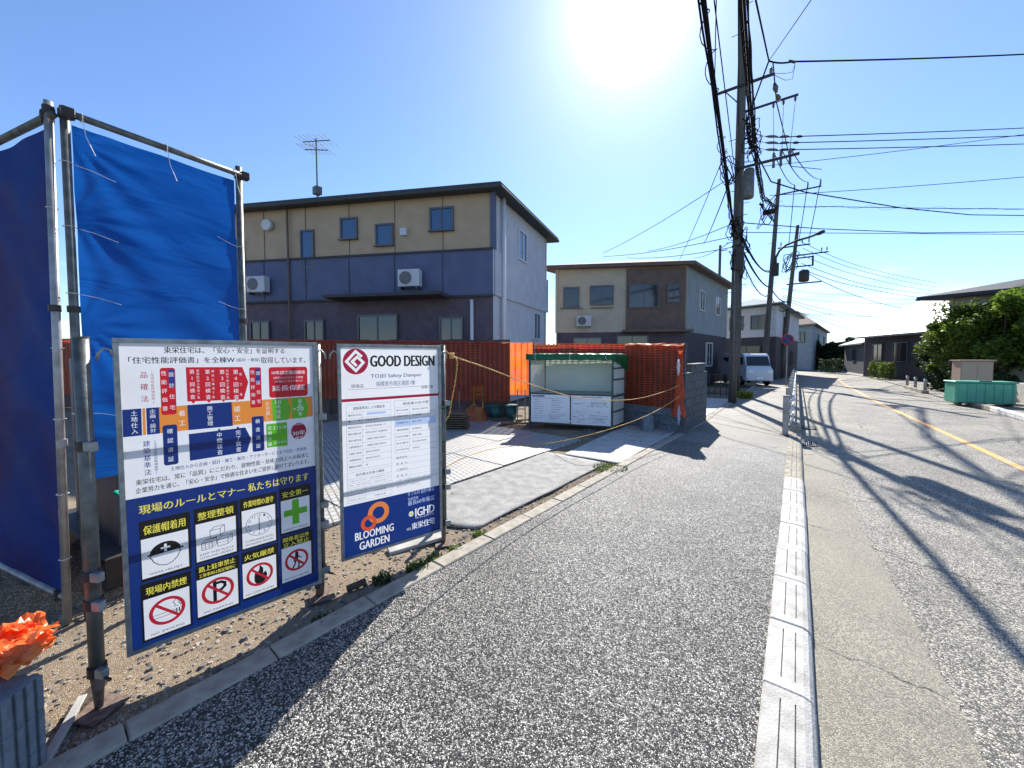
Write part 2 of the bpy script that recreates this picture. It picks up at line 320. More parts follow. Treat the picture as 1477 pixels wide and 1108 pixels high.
# ------------------------------------------------------------------ text
_tc = {}
def text_geo(s, bold=0.0):
    key = (s, bold)
    if key in _tc: return _tc[key]
    cu = bpy.data.curves.new('t', 'FONT'); cu.body = s; cu.size = 1; cu.resolution_u = 2; cu.offset = bold; cu.fill_mode = 'FRONT'
    o = bpy.data.objects.new('t', cu); col.objects.link(o)
    dg = bpy.context.evaluated_depsgraph_get(); dg.update()
    me = o.evaluated_get(dg).to_mesh()
    v = [(p.co.x, p.co.y) for p in me.vertices]; f = [tuple(p.vertices) for p in me.polygons]
    o.evaluated_get(dg).to_mesh_clear(); bpy.data.objects.remove(o); bpy.data.curves.remove(cu)
    _tc[key] = (v, f); return v, f
class Print:
    """flat print on a board: local x across, y up, in metres; layers lie 0.4 mm apart"""
    def __init__(s, nm="", H=None): s.parts = {}; s.H = H
    def mb(s, mat): return s.parts.setdefault(mat, MB())
    def uv(s, p): 
        if s.H is None: return p
        x, y = p; h = s.H; w = h[6] * x + h[7] * y + 1
        return ((h[0] * x + h[1] * y + h[2]) / w, (h[3] * x + h[4] * y + h[5]) / w)
    def poly(s, pts, mat, z=1): 
        q = [s.uv(p) for p in pts]
        ar = sum(q[i][0] * q[(i + 1) % len(q)][1] - q[(i + 1) % len(q)][0] * q[i][1] for i in range(len(q)))
        if ar < 0: q = q[::-1]
        s.mb(mat).add([(a, b, z * .0004) for a, b in q], [tuple(range(len(q)))])
    def rect(s, a, b, mat, z=1, rad=0):      # axis-aligned from two opposite corners
        (x0, y0), (x1, y1) = s.uv(a), s.uv(b)
        x0, x1 = sorted((x0, x1)); y0, y1 = sorted((y0, y1))
        s.rr(x0, y0, x1, y1, mat, z, rad)
    def rr(s, x0, y0, x1, y1, mat, z=1, rad=0):
        if not rad: q = [(x0, y0), (x1, y0), (x1, y1), (x0, y1)]
        else:
            q = []
            for cx_, cy_, a0 in ((x1 - rad, y0 + rad, -90), (x1 - rad, y1 - rad, 0), (x0 + rad, y1 - rad, 90), (x0 + rad, y0 + rad, 180)):
                for k in range(5): a = R(a0 + k * 22.5); q.append((cx_ + rad * math.cos(a), cy_ + rad * math.sin(a)))
        s.mb(mat).add([(a, b, z * .0004) for a, b in q], [tuple(range(len(q)))])
    def ring(s, c, r0, r1, mat, z=1, n=40, sx=1):
        v = []; 
        for k in range(n):
            a = 2 * math.pi * k / n; v += [(c[0] + sx * r0 * math.cos(a), c[1] + r0 * math.sin(a), z * .0004), (c[0] + sx * r1 * math.cos(a), c[1] + r1 * math.sin(a), z * .0004)]
        s.mb(mat).add(v, [(2 * k, 2 * k + 1, (2 * k + 3) % (2 * n), (2 * k + 2) % (2 * n)) for k in range(n)])
    def disc(s, c, r, mat, z=1, n=32, sx=1):
        s.mb(mat).add([(c[0] + sx * r * math.cos(2 * math.pi * k / n), c[1] + r * math.sin(2 * math.pi * k / n), z * .0004) for k in range(n)], [tuple(range(n))])
    def stroke(s, pts, w, mat, z=2, closed=False):
        pts = [Vector(p) for p in pts]
        if closed: pts.append(pts[0])
        for a, b in zip(pts, pts[1:]):
            d = (b - a).normalized(); n = Vector((-d.y, d.x)) * w / 2; e = d * w * .4
            s.mb(mat).add([(*(a - n - e), z * .0004), (*(b - n + e), z * .0004), (*(b + n + e), z * .0004), (*(a + n - e), z * .0004)], [(0, 1, 2, 3)])
    def put(s, txt, x0, x1, yc, h, mat, z=3, bold=0.0, emfit=False):
        b0 = bold; v, f = text_geo(txt, 0.0)
        if not v: return
        xs = [p[0] for p in v]; ys = [p[1] for p in v]
        ax, bx, ay, by = min(xs), max(xs), min(ys), max(ys)
        if emfit: ay, by = -.12, .88
        kx = (x1 - x0) / max(bx - ax, 1e-4); ky = h / max(by - ay, 1e-4)
        for sh in ((-1, 0, 1) if b0 else (0,)):
            s.mb(mat).add([(x0 + (p[0] - ax) * kx + sh * b0 * .8 * ky, yc + (p[1] - (ay + by) / 2) * ky, z * .0004 + sh * .00009) for p in v], f)
    def line(s, txt, a, b, hpx, mat, z=3, bold=0.0):
        (x0, y0), (x1, y1) = s.uv(a), s.uv(b)
        h0 = abs(s.uv((a[0], a[1] - hpx / 2))[1] - s.uv((a[0], a[1] + hpx / 2))[1])
        h1 = h0
        s.put(txt, x0, x1, (y0 + y1) / 2, h1, mat, z, bold)
    def vert(s, txt, top, bot, wpx, mat, z=3, bold=0.0):
        (x0, y0), (x1, y1) = s.uv(top), s.uv(bot); xc = (x0 + x1) / 2
        w = abs(s.uv((top[0] + wpx / 2, top[1]))[0] - s.uv((top[0] - wpx / 2, top[1]))[0])
        n = len(txt); ch = (y0 - y1) / n; e = min(ch * .94, w * 1.15)
        for i, c in enumerate(txt):
            v, f = text_geo(c, 0.0)
            if not v: continue
            mx_ = (max(p[0] for p in v) + min(p[0] for p in v)) / 2
            yc = y0 - (i + .5) * ch
            for sh in ((-1, 0, 1) if bold else (0,)): s.mb(mat).add([(xc + (p[0] - mx_ + sh * bold * .8) * w, yc + (p[1] - .38) * e, z * .0004 + sh * .00009) for p in v], f)
    def flatten(s, base=None):
        """cut every layer out of the ones under it: the print becomes one single sheet of inks, bare film between"""
        V_, E_, polys = [], [], []
        if base:
            V_ += [Vector(q) for q in ((base[0], base[1]), (base[2], base[1]), (base[2], base[3]), (base[0], base[3]))]; E_ += [(0, 1), (1, 2), (2, 3), (3, 0)]
            polys.append((-1, 'film', [(q.x, q.y) for q in V_]))
        for mat, mb in s.parts.items():
            o = len(V_); V_ += [Vector((q[0], q[1])) for q in mb.v]; cnt = {}
            for f in mb.f:
                polys.append((mb.v[f[0]][2], mat, [(mb.v[i][0], mb.v[i][1]) for i in f]))
                for i in range(len(f)): k = tuple(sorted((f[i], f[(i + 1) % len(f)]))); cnt[k] = cnt.get(k, 0) + 1
            E_ += [(o + i, o + j) for (i, j), c in cnt.items() if c == 1]
        v, e, f, ov, oe, of = delaunay_2d_cdt(V_, E_, [], 0, 1e-6)
        cell = .006; grid_ = {}; bigs = []
        for k, (z, mat, q) in enumerate(polys):
            xs = [c[0] for c in q]; ys_ = [c[1] for c in q]; i0, i1, j0, j1 = int(min(xs) // cell), int(max(xs) // cell), int(min(ys_) // cell), int(max(ys_) // cell)
            if (i1 - i0 + 1) * (j1 - j0 + 1) > 60: bigs.append(k); continue
            for i in range(i0, i1 + 1):
                for j in range(j0, j1 + 1): grid_.setdefault((i, j), []).append(k)
        bigs.sort(key=lambda k: -polys[k][0])
        for L_ in grid_.values(): L_.sort(key=lambda k: -polys[k][0])
        def inside(x, y, q):
            c = False; j = len(q) - 1
            for i in range(len(q)):
                if (q[i][1] > y) != (q[j][1] > y) and x < (q[j][0] - q[i][0]) * (y - q[i][1]) / (q[j][1] - q[i][1]) + q[i][0]: c = not c
                j = i
            return c
        out = {}
        for t_ in f:
            a_, b_, c_ = (v[i] for i in t_)
            if abs((b_.x - a_.x) * (c_.y - a_.y) - (b_.y - a_.y) * (c_.x - a_.x)) < 1e-10: continue
            x = (a_.x + b_.x + c_.x) / 3; y = (a_.y + b_.y + c_.y) / 3; best = (-9, None)
            for L_ in (grid_.get((int(x // cell), int(y // cell)), ()), bigs):
                for k in L_:
                    if polys[k][0] <= best[0]: break
                    if inside(x, y, polys[k][2]): best = (polys[k][0], polys[k][1]); break
            if best[1]: out.setdefault(best[1], []).append(t_)
        s.parts = {}
        for m_, fs in out.items():
            mp_ = {}; mb = MB()
            for t_ in fs:
                for i in t_:
                    if i not in mp_: mp_[i] = len(mb.v); mb.v.append((v[i][0], v[i][1], 0.0))
                mb.f.append(tuple(mp_[i] for i in t_)); mb.m.append(0)
            s.parts[m_] = mb
    def build(s, parent, local=True, frame=None):
        for mat, mb in s.parts.items():
            nm = {'p_white': 'white_lettering', 'p_black': 'black_lettering', 'film': 'face_film'}.get(mat, mat[2:].replace('navytext', 'navy').replace('lblue', 'pale_blue').replace('dred', 'crimson').replace('rred', 'deep_red').replace('logo2', 'small_ring').replace('logo', 'ring_logo') + '_print')
            if frame is not None: mb.v = [tuple(frame @ Vector(p)) for p in mb.v]
            mb.build(nm, M['film' if mat == 'p_white' else mat], parent, local=local, stuff=True)
def homog(src, dst):
    A = []; B = []
    for (x, y), (u, v) in zip(src, dst):
        A.append([x, y, 1, 0, 0, 0, -u * x, -u * y]); B.append(u)
        A.append([0, 0, 0, x, y, 1, -v * x, -v * y]); B.append(v)
    return list(np.linalg.solve(np.array(A, float), np.array(B, float)))
# ------------------------------------------------------------------ ground, road, pavement
def lerp_tab(tab, y):
    if y <= tab[0][0]: return tab[0][1]
    for (a, b), (c, d) in zip(tab, tab[1:]):
        if y <= c: return b + (d - b) * (y - a) / (c - a)
    return tab[-1][1]
def bend(y): return 0 if y < 40 else -((y - 40) ** 2) / 70
EDGE = [(-6, -2.40), (0, -2.33), (1.6, -2.26), (2.8, -2.20), (7.4, -2.01), (11, -1.87), (60, -1.86)]
APR = [(-6, .78), (2.4, .71), (3.5, .67), (5.3, .57), (8, .52), (60, .5)]
CEN = [(-6, 3.1), (5, 2.97), (9.5, 2.87), (11.5, 2.81), (16, 2.64), (19.3, 2.52), (23, 2.45), (32, 2.40), (37, 2.50), (60, 2.5)]
def sheet(name, xl, xr, ys, z, mat, nx=1, **k):
    m = MB(); n = len(ys)
    v = []
    for y in ys:
        a, b = xl(y), xr(y)
        for i in range(nx + 1): v.append((a + (b - a) * i / nx, y, z))
    w = nx + 1
    m.add(v, [(j * w + i, j * w + i + 1, (j + 1) * w + i + 1, (j + 1) * w + i) for j in range(n - 1) for i in range(nx)])
    o = m.build(name, mat); o['kind'] = 'structure'; return o
def fr(a, b, s): return [a + (b - a) * i / s for i in range(s + 1)]
ys = fr(-6, 90, 96)
o = MB().add([(-700, -300, -.14), (700, -300, -.14), (700, 1200, -.14), (-700, 1200, -.14)], [(0, 1, 2, 3)]).build('land', M['land']); o['kind'] = 'structure'
# building yard: bare earth with slight bumps
rn = random.Random(3)
from mathutils import noise as mn
def yardz(x, y):
    return -.03 + .022 * mn.noise(Vector((x * 1.3, y * 1.3, 0))) + .012 * mn.noise(Vector((x * 5, y * 5, 2))) - .03 * min(1, max(0, (-2.7 - x) / 3))
m = MB()
def fy(u, v):
    y = -3 + 27 * v; xr = lerp_tab(EDGE, y) - .12; x = xr - 22 * (u ** 1.7)
    return (x, y, yardz(x, y))
m.grid(fy, 150, 190)
yard = m.build('yard_ground', M['dirt'], smooth=True); yard['kind'] = 'structure'
sheet('sidewalk', lambda y: lerp_tab(EDGE, y) - .02, lambda y: -.09, [-6, 0, 1.6, 2.8, 7.4, 8.2], 0, M['sidewalk'])
sheet('old_sidewalk', lambda y: lerp_tab(EDGE, y) - .02 + bend(y), lambda y: -.09 + bend(y), [8.2, 9.6, 12, 20, 30, 40, 50, 60, 70], 0, M['oldwalk'])
yg = fr(-2, 30, 640) + fr(31, 90, 59)
sheet('gutter', lambda y: .08 + bend(y), lambda y: lerp_tab(APR, y) + bend(y) + .022 * mn.noise(Vector((0, y * 3, 1))) + .014 * mn.noise(Vector((0, y * 17, 4))), yg, -.056, M['apron'])
sheet('road', lambda y: lerp_tab(APR, y) - .05 + bend(y), lambda y: 4.93 + bend(y), ys, -.060, M['road'])
sheet('right_verge', lambda y: 4.93 + bend(y), lambda y: 9.5 + bend(y), ys, -.03, M['oldwalk'])
o = sheet('centre_line', lambda y: lerp_tab(CEN, y) - .06 + bend(y), lambda y: lerp_tab(CEN, y) + .06 + bend(y), ys, -.055, M['orange_paint'])

# kerb between the sidewalk and the gutter: single cast blocks with two grooves
kerb = thing('kerb', 'concrete kerb of grooved blocks between asphalt sidewalk and gutter', 'kerb', (0, 0, 0))
def kerb_mesh(L=.594, H=0.0):
    m = MB(); xs = [-.10, -.092, -.026, -.0245, -.0215, -.020, .034, .0355, .0385, .040, .072, .098, .113, .12]
    zt = [.012, .020, .020, .020, .020, .020, .020, .020, .020, .020, .018, .008, -.012, -.04]
    zg = list(zt); zg[3] = zg[4] = .008; zg[7] = zg[8] = .008
    prof = []
    yy = [(0, -.004, zt), (.006, 0, zt), (.075, 0, zt), (.0751, 0, zg), (L - .075, 0, zg), (L - .0749, 0, zt), (L - .006, 0, zt), (L, -.004, zt)]
    v = []
    for y, dz, z in yy:
        v.append((xs[0], y, -.12))
        for a, b in zip(xs, z): v.append((a, y, b + dz + H))
        v.append((xs[-1], y, -.12))
    w = len(xs) + 2
    fs = [(j * w + i, j * w + i + 1, (j + 1) * w + i + 1, (j + 1) * w + i) for j in range(len(yy) - 1) for i in range(w - 1)]
    fs += [tuple(range(w))[::-1], tuple((len(yy) - 1) * w + i for i in range(w))]
    return m.add(v, fs)
k0 = None; y = 0.53 - .6 * 3
kw = kerb_mesh(); i = 0
base_w = None; base_o = None; base_h = None
while y < 36:
    if y < 6.2:
        if base_w is None: base_w = kw.build('kerb_block', M['kerbwhite'], kerb); b = base_w
        else: b = inst(base_w, 'kerb_block', kerb)
        b.location = (rn.uniform(-.003, .003), y, rn.uniform(-.003, .003))
    elif y < 10.3:
        if base_o is None: base_o = kerb_mesh().build('kerb_block', M['kerbold'], kerb, label='weathered brown kerb block'); b = base_o
        else: b = inst(base_o, 'kerb_block', kerb)
        b.location = (-.004, y, -.004)
    else:
        if base_h is None: base_h = kerb_mesh(H=.12).build('kerb_block', M['kerbold'], kerb, label='raised kerb block'); b = base_h
        else: b = inst(base_h, 'kerb_block', kerb)
        b.location = (-.01, y, 0)
    b.rotation_euler = (rn.uniform(-.004, .004), 0, rn.uniform(-.004, .004))
    y += .6
# edging between the sidewalk and the yard
edg = thing('edging', 'low concrete edging stones along the yard side of the sidewalk', 'edging', (-2.3, 0, 0))
y = -1.5; 
src = MB().box((0, .297, -.045), (.145, .594, .11)).build('edging_stone', M['edge'], edg, bevel=.008, local=True)
first = True
while y < 34:
    x0 = lerp_tab(EDGE, y); x1 = lerp_tab(EDGE, y + .6)
    b = src if first else inst(src, 'edging_stone', edg); first = False
    b.location = ((x0) - .0725 + 2.3, y, .004 + rn.uniform(-.003, .003)); b.rotation_euler = (0, rn.uniform(-.01, .01), -math.atan2(x1 - x0, .6))
    y += .6
# right hand kerb, white painted near part
rk = thing('far_kerb', 'raised kerb on the far side of the road, its near length painted white', 'kerb', (5.0, 15, 0))
bw = MB().box((0, .297, .0), (.18, .594, .20)).build('kerb_block', M['white_paint'], rk, bevel=.015, local=True, label='white painted kerb block')
bo = MB().box((0, .297, .0), (.18, .594, .20)).build('kerb_block', M['kerbold'], rk, bevel=.015, local=True)
y = 2.0; fw_, fo = True, True
while y < 23.6:
    if y < 18.4: b = bw if fw_ else inst(bw, 'kerb_block', rk); fw_ = False
    else: b = bo if fo else inst(bo, 'kerb_block', rk); fo = False
    b.location = (.03, y - 15, 0); y += .6
isl = thing('kerb_island', 'short dark raised kerb with three small marker posts across the road', 'kerb', (4.9, 27, 0))
for k in range(7): (MB().box((4.85, 26.2 + k * .6, -.0), (.22, .59, .2)).build('kerb_block', M['kerbold'], isl, bevel=.015))
for j, yy_ in enumerate((26.3, 28.2, 30.0)):
    t = thing('marker_post', ['nearest of three short grey marker posts on the far kerb', 'middle of three short grey marker posts on the far kerb', 'farthest of three short grey marker posts on the far kerb'][j], 'post', (4.9, yy_, .1), 0, 'marker posts across the road')
    MB().tube([(4.9, yy_, .09), (4.9, yy_, .62)], .06, 10).build('post_body', M['steel_light'], t, smooth=True)
    MB().tube([(4.9, yy_, .50), (4.9, yy_, .56)], .064, 10).build('reflective_band', M['white_paint'], t, smooth=True)
# drain grates in the gutter
def grate(x, y, label):
    t = thing('drain_grate', label, 'drain', (x, y, -.05), 0, 'drain grates in the gutter')
    m = MB(); w, l = .34, .45
    for s in (-1, 1): m.box((x + s * w / 2, y, -.048), (.02, l, .02)); m.box((x, y + s * l / 2, -.048), (w, .02, .02))
    m.build('grate_frame', M['iron'], t)
    MB().box((x, y, -.0545), (w, l, .002)).build('drain_opening', M['wire'], t)
    for k in range(9):
        MB().box((x - w / 2 + w * (k + 1) / 10, y, -.047), (.014, l - .02, .014)).build('grate_bar', M['conc'], t)
q = spot(1165, 617, -.05); grate(q.x, q.y, 'iron drain grate in the sunny gutter just past the kerb post')
q = spot(1163, 640, -.05); grate(q.x, q.y, 'iron drain grate in the pole shadow, nearer than the other')
# worn remains of white marks on the road
for j, (px, py, w, l) in enumerate(((1290, 596, .5, .12), (1356, 578, .6, .14), (1264, 571, .6, .14))):
    pass

# guard fence on the kerb
gf_post = None
gy = 10.15; n_ = 0
GL = ['grey square guard post nearest the camera, standing at the kerb end', 'second guard post along the kerb, behind the nearest one', 'third guard post along the kerb']
while gy < 33:
    lab = GL[n_] if n_ < 3 else ['fourth', 'fifth', 'sixth', 'seventh', 'eighth', 'ninth', 'last and farthest'][n_ - 3] + ' guard post along the kerb counted from the nearest'
    if gf_post is None:
        gf_post = thing('guard_post', lab, 'post', (-.17, gy, 0), 0, 'guard posts along the kerb')
        MB().box((-.17, gy, .41), (.11, .12, .86)).build('post_body', M['steel_light'], gf_post, bevel=.01)
        MB().box((-.17, gy, .85), (.125, .135, .02)).build('post_cap', M['steel_light'], gf_post, bevel=.004)
        for zz in (.30, .52, .74): MB().box((-.095, gy, zz), (.06, .07, .07)).build('rail_bracket', M['white_paint'], gf_post, bevel=.008)
        MB().box((-.17, gy, .004), (.2, .2, .012)).build('base_plate', M['rust'], gf_post)
    else: dup(gf_post, (-.17, gy, 0), 0, lab)
    n_ += 1; gy += 2.4
gr = thing('guard_rail', 'row of white guard rails running along the kerb between the posts', 'guard rail', (-.06, 12, 0))
for zz in (.30, .52, .74):
    y = 10.35
    while y < 31: MB().tube([(-.055, y, zz), (-.055, y + 2.35, zz)], .021, 8).build('rail', M['white_paint'], gr, smooth=True); y += 2.4

# mats on the yard
def mat_mesh(pts, z, mat, name, parent, th=.012, n=26, label=None, lift=.010):
    A, B, C_, D = [Vector((p.x, p.y)) for p in pts]     # near-left, near-right, far-right, far-left
    def f(u, v):
        p = (A * (1 - u) + B * u) * (1 - v) + (D * (1 - u) + C_ * u) * v
        w = .02 * mn.noise(Vector((p.x * 2, p.y * 2, 5)))
        e = min(u, 1 - u, v, 1 - v)
        return (p.x + w, p.y + w, z + .006 + lift * (mn.noise(Vector((p.x * 1.5, p.y * 1.5, 9))) + .3) * (1 - min(1, e * 14)) )
    m = MB(); m.grid(f, n, n)
    o = m.build(name, mat, parent, smooth=True)
    s = o.modifiers.new('s', 'SOLIDIFY'); s.thickness = th; s.offset = -1
    if label: o['label'] = label
    return o
M['mat_grey'] = pm('grey_rubber_mat', (.31, .305, .285), (.20, .195, .18), scale=7, rough=.85, bump=.8, bscale=38, detail=9)
M['mat_white'] = pm('pale_ground_sheet', (.55, .54, .50), (.42, .40, .36), scale=4, rough=.8, bump=.3, bscale=30)
def hexmat():
    m, t, b = newmat('patterned_track_panel'); N = t.nodes; L = t.links
    tcx = N.new('ShaderNodeTexCoord'); mpp = N.new('ShaderNodeMapping'); mpp.inputs['Rotation'].default_value = (0, 0, R(20)); L.new(tcx.outputs['Object'], mpp.inputs[0])
    br = N.new('ShaderNodeTexBrick'); br.inputs['Scale'].default_value = 1; br.inputs['Brick Width'].default_value = .12; br.inputs['Row Height'].default_value = .075; br.inputs['Mortar Size'].default_value = .008; br.inputs['Mortar Smooth'].default_value = .1
    br.inputs['Color1'].default_value = (.46, .46, .45, 1); br.inputs['Color2'].default_value = (.38, .38, .37, 1); br.inputs['Mortar'].default_value = (.07, .07, .075, 1)
    L.new(mpp.outputs[0], br.inputs['Vector'])
    n = N.new('ShaderNodeTexNoise'); n.inputs['Scale'].default_value = 3; n.inputs['Detail'].default_value = 8; L.new(tcx.outputs['Object'], n.inputs['Vector'])
    r = N.new('ShaderNodeMapRange'); r.inputs[1].default_value = .4; r.inputs[2].default_value = .7; r.inputs[4].default_value = .7; L.new(n.outputs['Fac'], r.inputs[0])
    mx = N.new('ShaderNodeMix'); mx.data_type = 'RGBA'; L.new(r.outputs[0], mx.inputs[0]); L.new(br.outputs['Color'], mx.inputs[6]); mx.inputs[7].default_value = (.36, .32, .25, 1)
    L.new(mx.outputs[2], b.inputs['Base Color']); b.inputs['Roughness'].default_value = .55
    bp = N.new('ShaderNodeBump'); bp.inputs['Strength'].default_value = 1; bp.inputs['Distance'].default_value = .01; bp.invert = True; L.new(br.outputs['Fac'], bp.inputs['Height']); L.new(bp.outputs[0], b.inputs['Normal'])
    return m
M['hex'] = hexmat()
o = mat_mesh([spot(520, 745), spot(686, 762), spot(876, 668), spot(790, 652)], -.008, M['mat_grey'], 'ground_mat', None, th=.012)
# its far-left edge follows the panels
tag(o, 'long grey rubber mat lying beside the kerb right of the signs', 'mat')
o = mat_mesh([spot(812, 655), spot(893, 668), spot(978, 622), spot(905, 612)], -.012, M['mat_white'], 'ground_sheet', None, th=.004, lift=.006)
tag(o, 'pale flat sheet on the ground in front of the orange net wall', 'sheet')
tp = thing('track_panels', 'laid grey track panels with a brick-like tread pattern in the yard', 'ground panel', tuple(spot(700, 650)))
P0 = spot(640, 702, -.02); U = (spot(800, 648, -.02) - P0); U.z = 0; Lp = 1.2; U.normalize(); W_ = Vector((-U.y, U.x, 0))
for i in range(-2, 4):
    for j in range(0, 5):
        a = P0 + U * (i * 1.22) + W_ * (j * 1.22)
        if i == 3 and j < 2: continue
        zz = -.014 + .004 * ((i + j) % 2) + rn.uniform(-.002, .002)
        mm = MB().prism([(a + U * 0).to_tuple()[:2], (a + U * 1.2).to_tuple()[:2], (a + U * 1.2 + W_ * 1.2).to_tuple()[:2], (a + W_ * 1.2).to_tuple()[:2]], zz - .03, zz + .008)
        mm.build('track_panel', M['hex'], tp)

# loose stones on the yard: uncountable
def stone_field(name, n, fn, smin, smax, mat, seed):
    r_ = random.Random(seed); m = MB()
    for _ in range(n):
        x, y = fn(r_); z = yardz(x, y); s = smin + (smax - smin) * r_.random() ** 3
        a = r_.random() * 6.28; v = []
        for k in range(5):
            rr = s * r_.uniform(.7, 1.2); v.append((x + rr * math.cos(a + k * 1.257), y + rr * math.sin(a + k * 1.257), z + s * r_.uniform(-.1, .2)))
        for k in range(5):
            rr = s * r_.uniform(.45, .8); v.append((x + rr * math.cos(a + k * 1.257 + .4), y + rr * math.sin(a + k * 1.257 + .4), z + s * r_.uniform(.4, .75)))
        m.add(v, [(k, (k + 1) % 5, 5 + (k + 1) % 5, 5 + k) for k in range(5)] + [(5, 6, 7, 8, 9)])
    o = m.build(name, mat); return tag(o, 'scatter of small stones and gravel over the bare earth', 'gravel', kind='stuff')
M['stone'] = pm('stone', (.42, .37, .29), (.17, .15, .13), scale=18, rough=.9, lo=.4, hi=.6)
M['dark_stone'] = pm('dark_stone', (.10, .095, .09), (.22, .20, .17), scale=20, rough=.9)
stone_field('gravel', 7000, lambda r_: (-2.47 - 1.5 * r_.random() ** 1.5, r_.uniform(-.4, 5.2)) if r_.random() < .8 else (lambda y_: (lerp_tab(EDGE, y_) - .14 - .2 * r_.random(), y_))(r_.uniform(1.5, 8)), .003, .018, M['stone'], 5)
stone_field('gravel_dark', 3600, lambda r_: (-2.47 - 4.2 * r_.random(), r_.uniform(-.6, 4)), .004, .03, M['dark_stone'], 6)
stone_field('rubble', 1500, lambda r_: (-2.15 - 1.9 * r_.random(), r_.uniform(7.6, 9.5)), .01, .045, M['dark_stone'], 8)

# weeds
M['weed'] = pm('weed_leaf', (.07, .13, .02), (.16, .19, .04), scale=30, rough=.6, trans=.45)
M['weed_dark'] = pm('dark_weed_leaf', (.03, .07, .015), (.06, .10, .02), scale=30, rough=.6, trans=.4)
M['weed_yellow'] = pm('yellow_green_leaf', (.32, .30, .03), (.20, .22, .03), scale=30, rough=.6, trans=.45)
def weed(c, rad, h, n, mat, label, seed, cat='weed', name='weed_tuft', lf=1.0):
    r_ = random.Random(seed); m = MB()
    for _ in range(n):
        a = r_.random() * 6.28; rr = rad * math.sqrt(r_.random()); x, y = c[0] + rr * math.cos(a), c[1] + rr * math.sin(a)
        ta = r_.random() * 6.28; hh = h * r_.uniform(.4, 1.1); ln = hh * r_.uniform(.2, .9); w = .0035 * lf * r_.uniform(.7, 1.8)
        dx, dy = math.cos(ta), math.sin(ta); z0 = c[2]
        p = [(x, y, z0), (x + dx * ln * .3, y + dy * ln * .3, z0 + hh * .65), (x + dx * ln, y + dy * ln, z0 + hh * r_.uniform(.75, 1.05))]
        sx, sy = -dy * w, dx * w
        m.add([(p[0][0] - sx, p[0][1] - sy, p[0][2]), (p[0][0] + sx, p[0][1] + sy, p[0][2]), (p[1][0] + sx * 1.2, p[1][1] + sy * 1.2, p[1][2]), (p[1][0] - sx * 1.2, p[1][1] - sy * 1.2, p[1][2]), p[2]], [(0, 1, 2, 3), (3, 2, 4)])
    return tag(m.build(name, mat), label, cat, 'weeds along the edging')
for k, (px, py, rad, h, n, mt, lab) in enumerate((
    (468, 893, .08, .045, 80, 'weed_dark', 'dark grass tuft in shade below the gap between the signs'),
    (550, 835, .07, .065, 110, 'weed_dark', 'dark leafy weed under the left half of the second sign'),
    (602, 818, .09, .055, 220, 'weed', 'bright green grass tuft at the edging under the second sign'),
    (628, 803, .07, .045, 110, 'weed', 'smaller bright tuft just right of the bright green tuft by the edging'),
    (657, 792, .06, .05, 110, 'weed', 'green tuft at the foot of the right sign post'),
    (692, 770, .07, .045, 90, 'weed', 'small sparse tuft at the near corner of the grey mat'),
    (775, 733, .06, .03, 70, 'weed', 'tiny tuft between the grey mat and the edging'),
    (880, 675, .26, .06, 520, 'weed', 'widest green weed patch, where the mat meets the pale sheet'),
)):
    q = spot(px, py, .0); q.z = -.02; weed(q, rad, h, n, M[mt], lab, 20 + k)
q = spot(1071, 574); q.z = 0; weed(q, .35, .30, 420, M['weed_yellow'], 'yellow-green leafy plant at the foot of the utility pole', 40, 'plant', 'yellow_plant', 4)
# ------------------------------------------------------------------ the two site sign boards
def campt(xc, D, z=0.0):                        # camera-frame ground point (across, depth)
    return Vector((xc * cyw - D * syw, xc * syw + D * cyw, z))
BT, BB = 1.79, .158
S1A, S1B = campt(-1.97, 1.90), campt(-1.295, 2.554)
S2A, S2B = campt(-1.276, 2.816), campt(-.616, 3.334)
def board_frame(A, B):
    d = (B - A).normalized(); n = Vector((d.y, -d.x, 0))      # towards the camera
    return Matrix(((d.x, 0, n.x, A.x), (d.y, 0, n.y, A.y), (0, 1, 0, BB), (0, 0, 0, 1))), (B - A).length
def sign_board(A, B, label, facemat=None):
    F, w = board_frame(A, B); h = BT - BB
    t = thing('sign_board', label, 'sign', tuple(A + Vector((0, 0, BB))), 0, None)
    def fb(mb, name, mat, **k): mb.v = [tuple(F @ Vector(p)) for p in mb.v]; return mb.build(name, mat, t, **k)
    fw = .022
    for nm, c, s in (('frame_bar', (w / 2, h - fw / 2, -.008), (w, fw, .026)), ('frame_bar', (w / 2, fw / 2, -.008), (w, fw, .026)),
                     ('frame_bar', (fw / 2, h / 2, -.008), (fw, h - 2 * fw, .026)), ('frame_bar', (w - fw / 2, h / 2, -.008), (fw, h - 2 * fw, .026))):
        fb(MB().box(c, s), nm, M['frame'], bevel=.002)
    for y_ in (.52, 1.06):
        fb(MB().box((w / 2, y_, -.022), (w - .05, .016, .014)), 'back_batten', M['frame'])
    return t, F, w, h
sg1, F1, w1, h1 = sign_board(S1A, S1B, 'larger white and dark blue site sign with eight safety pictograms')
Off = Matrix.Translation((0, 0, -.0088))
H1 = homog([(155, 488), (463, 495), (455, 850), (172, 965)], [(0, h1), (w1, h1), (w1, 0), (0, 0)])
a = lambda x, y: (150 + x * .2346, 480 + y * .2346)      # enlarged crops -> photograph
c3 = lambda x, y: (150 + x * .2707, 680 + y * .2707)
P = Print('s1', H1); K2 = .2346; K3 = .2707
P.line('東栄住宅は、「安心・安全」を証明する', a(360, 112), a(1133, 121), 44 * K2, 'p_black', bold=.02)
P.line('「住宅性能評価書」を全棟W', a(128, 182), a(815, 180), 46 * K2, 'p_black', bold=.02)
P.line('(設計・建設)', a(825, 180), a(975, 180), 26 * K2, 'p_black', bold=.02)
P.line('取得しています。', a(982, 178), a(1262, 181), 42 * K2, 'p_black', bold=.01)
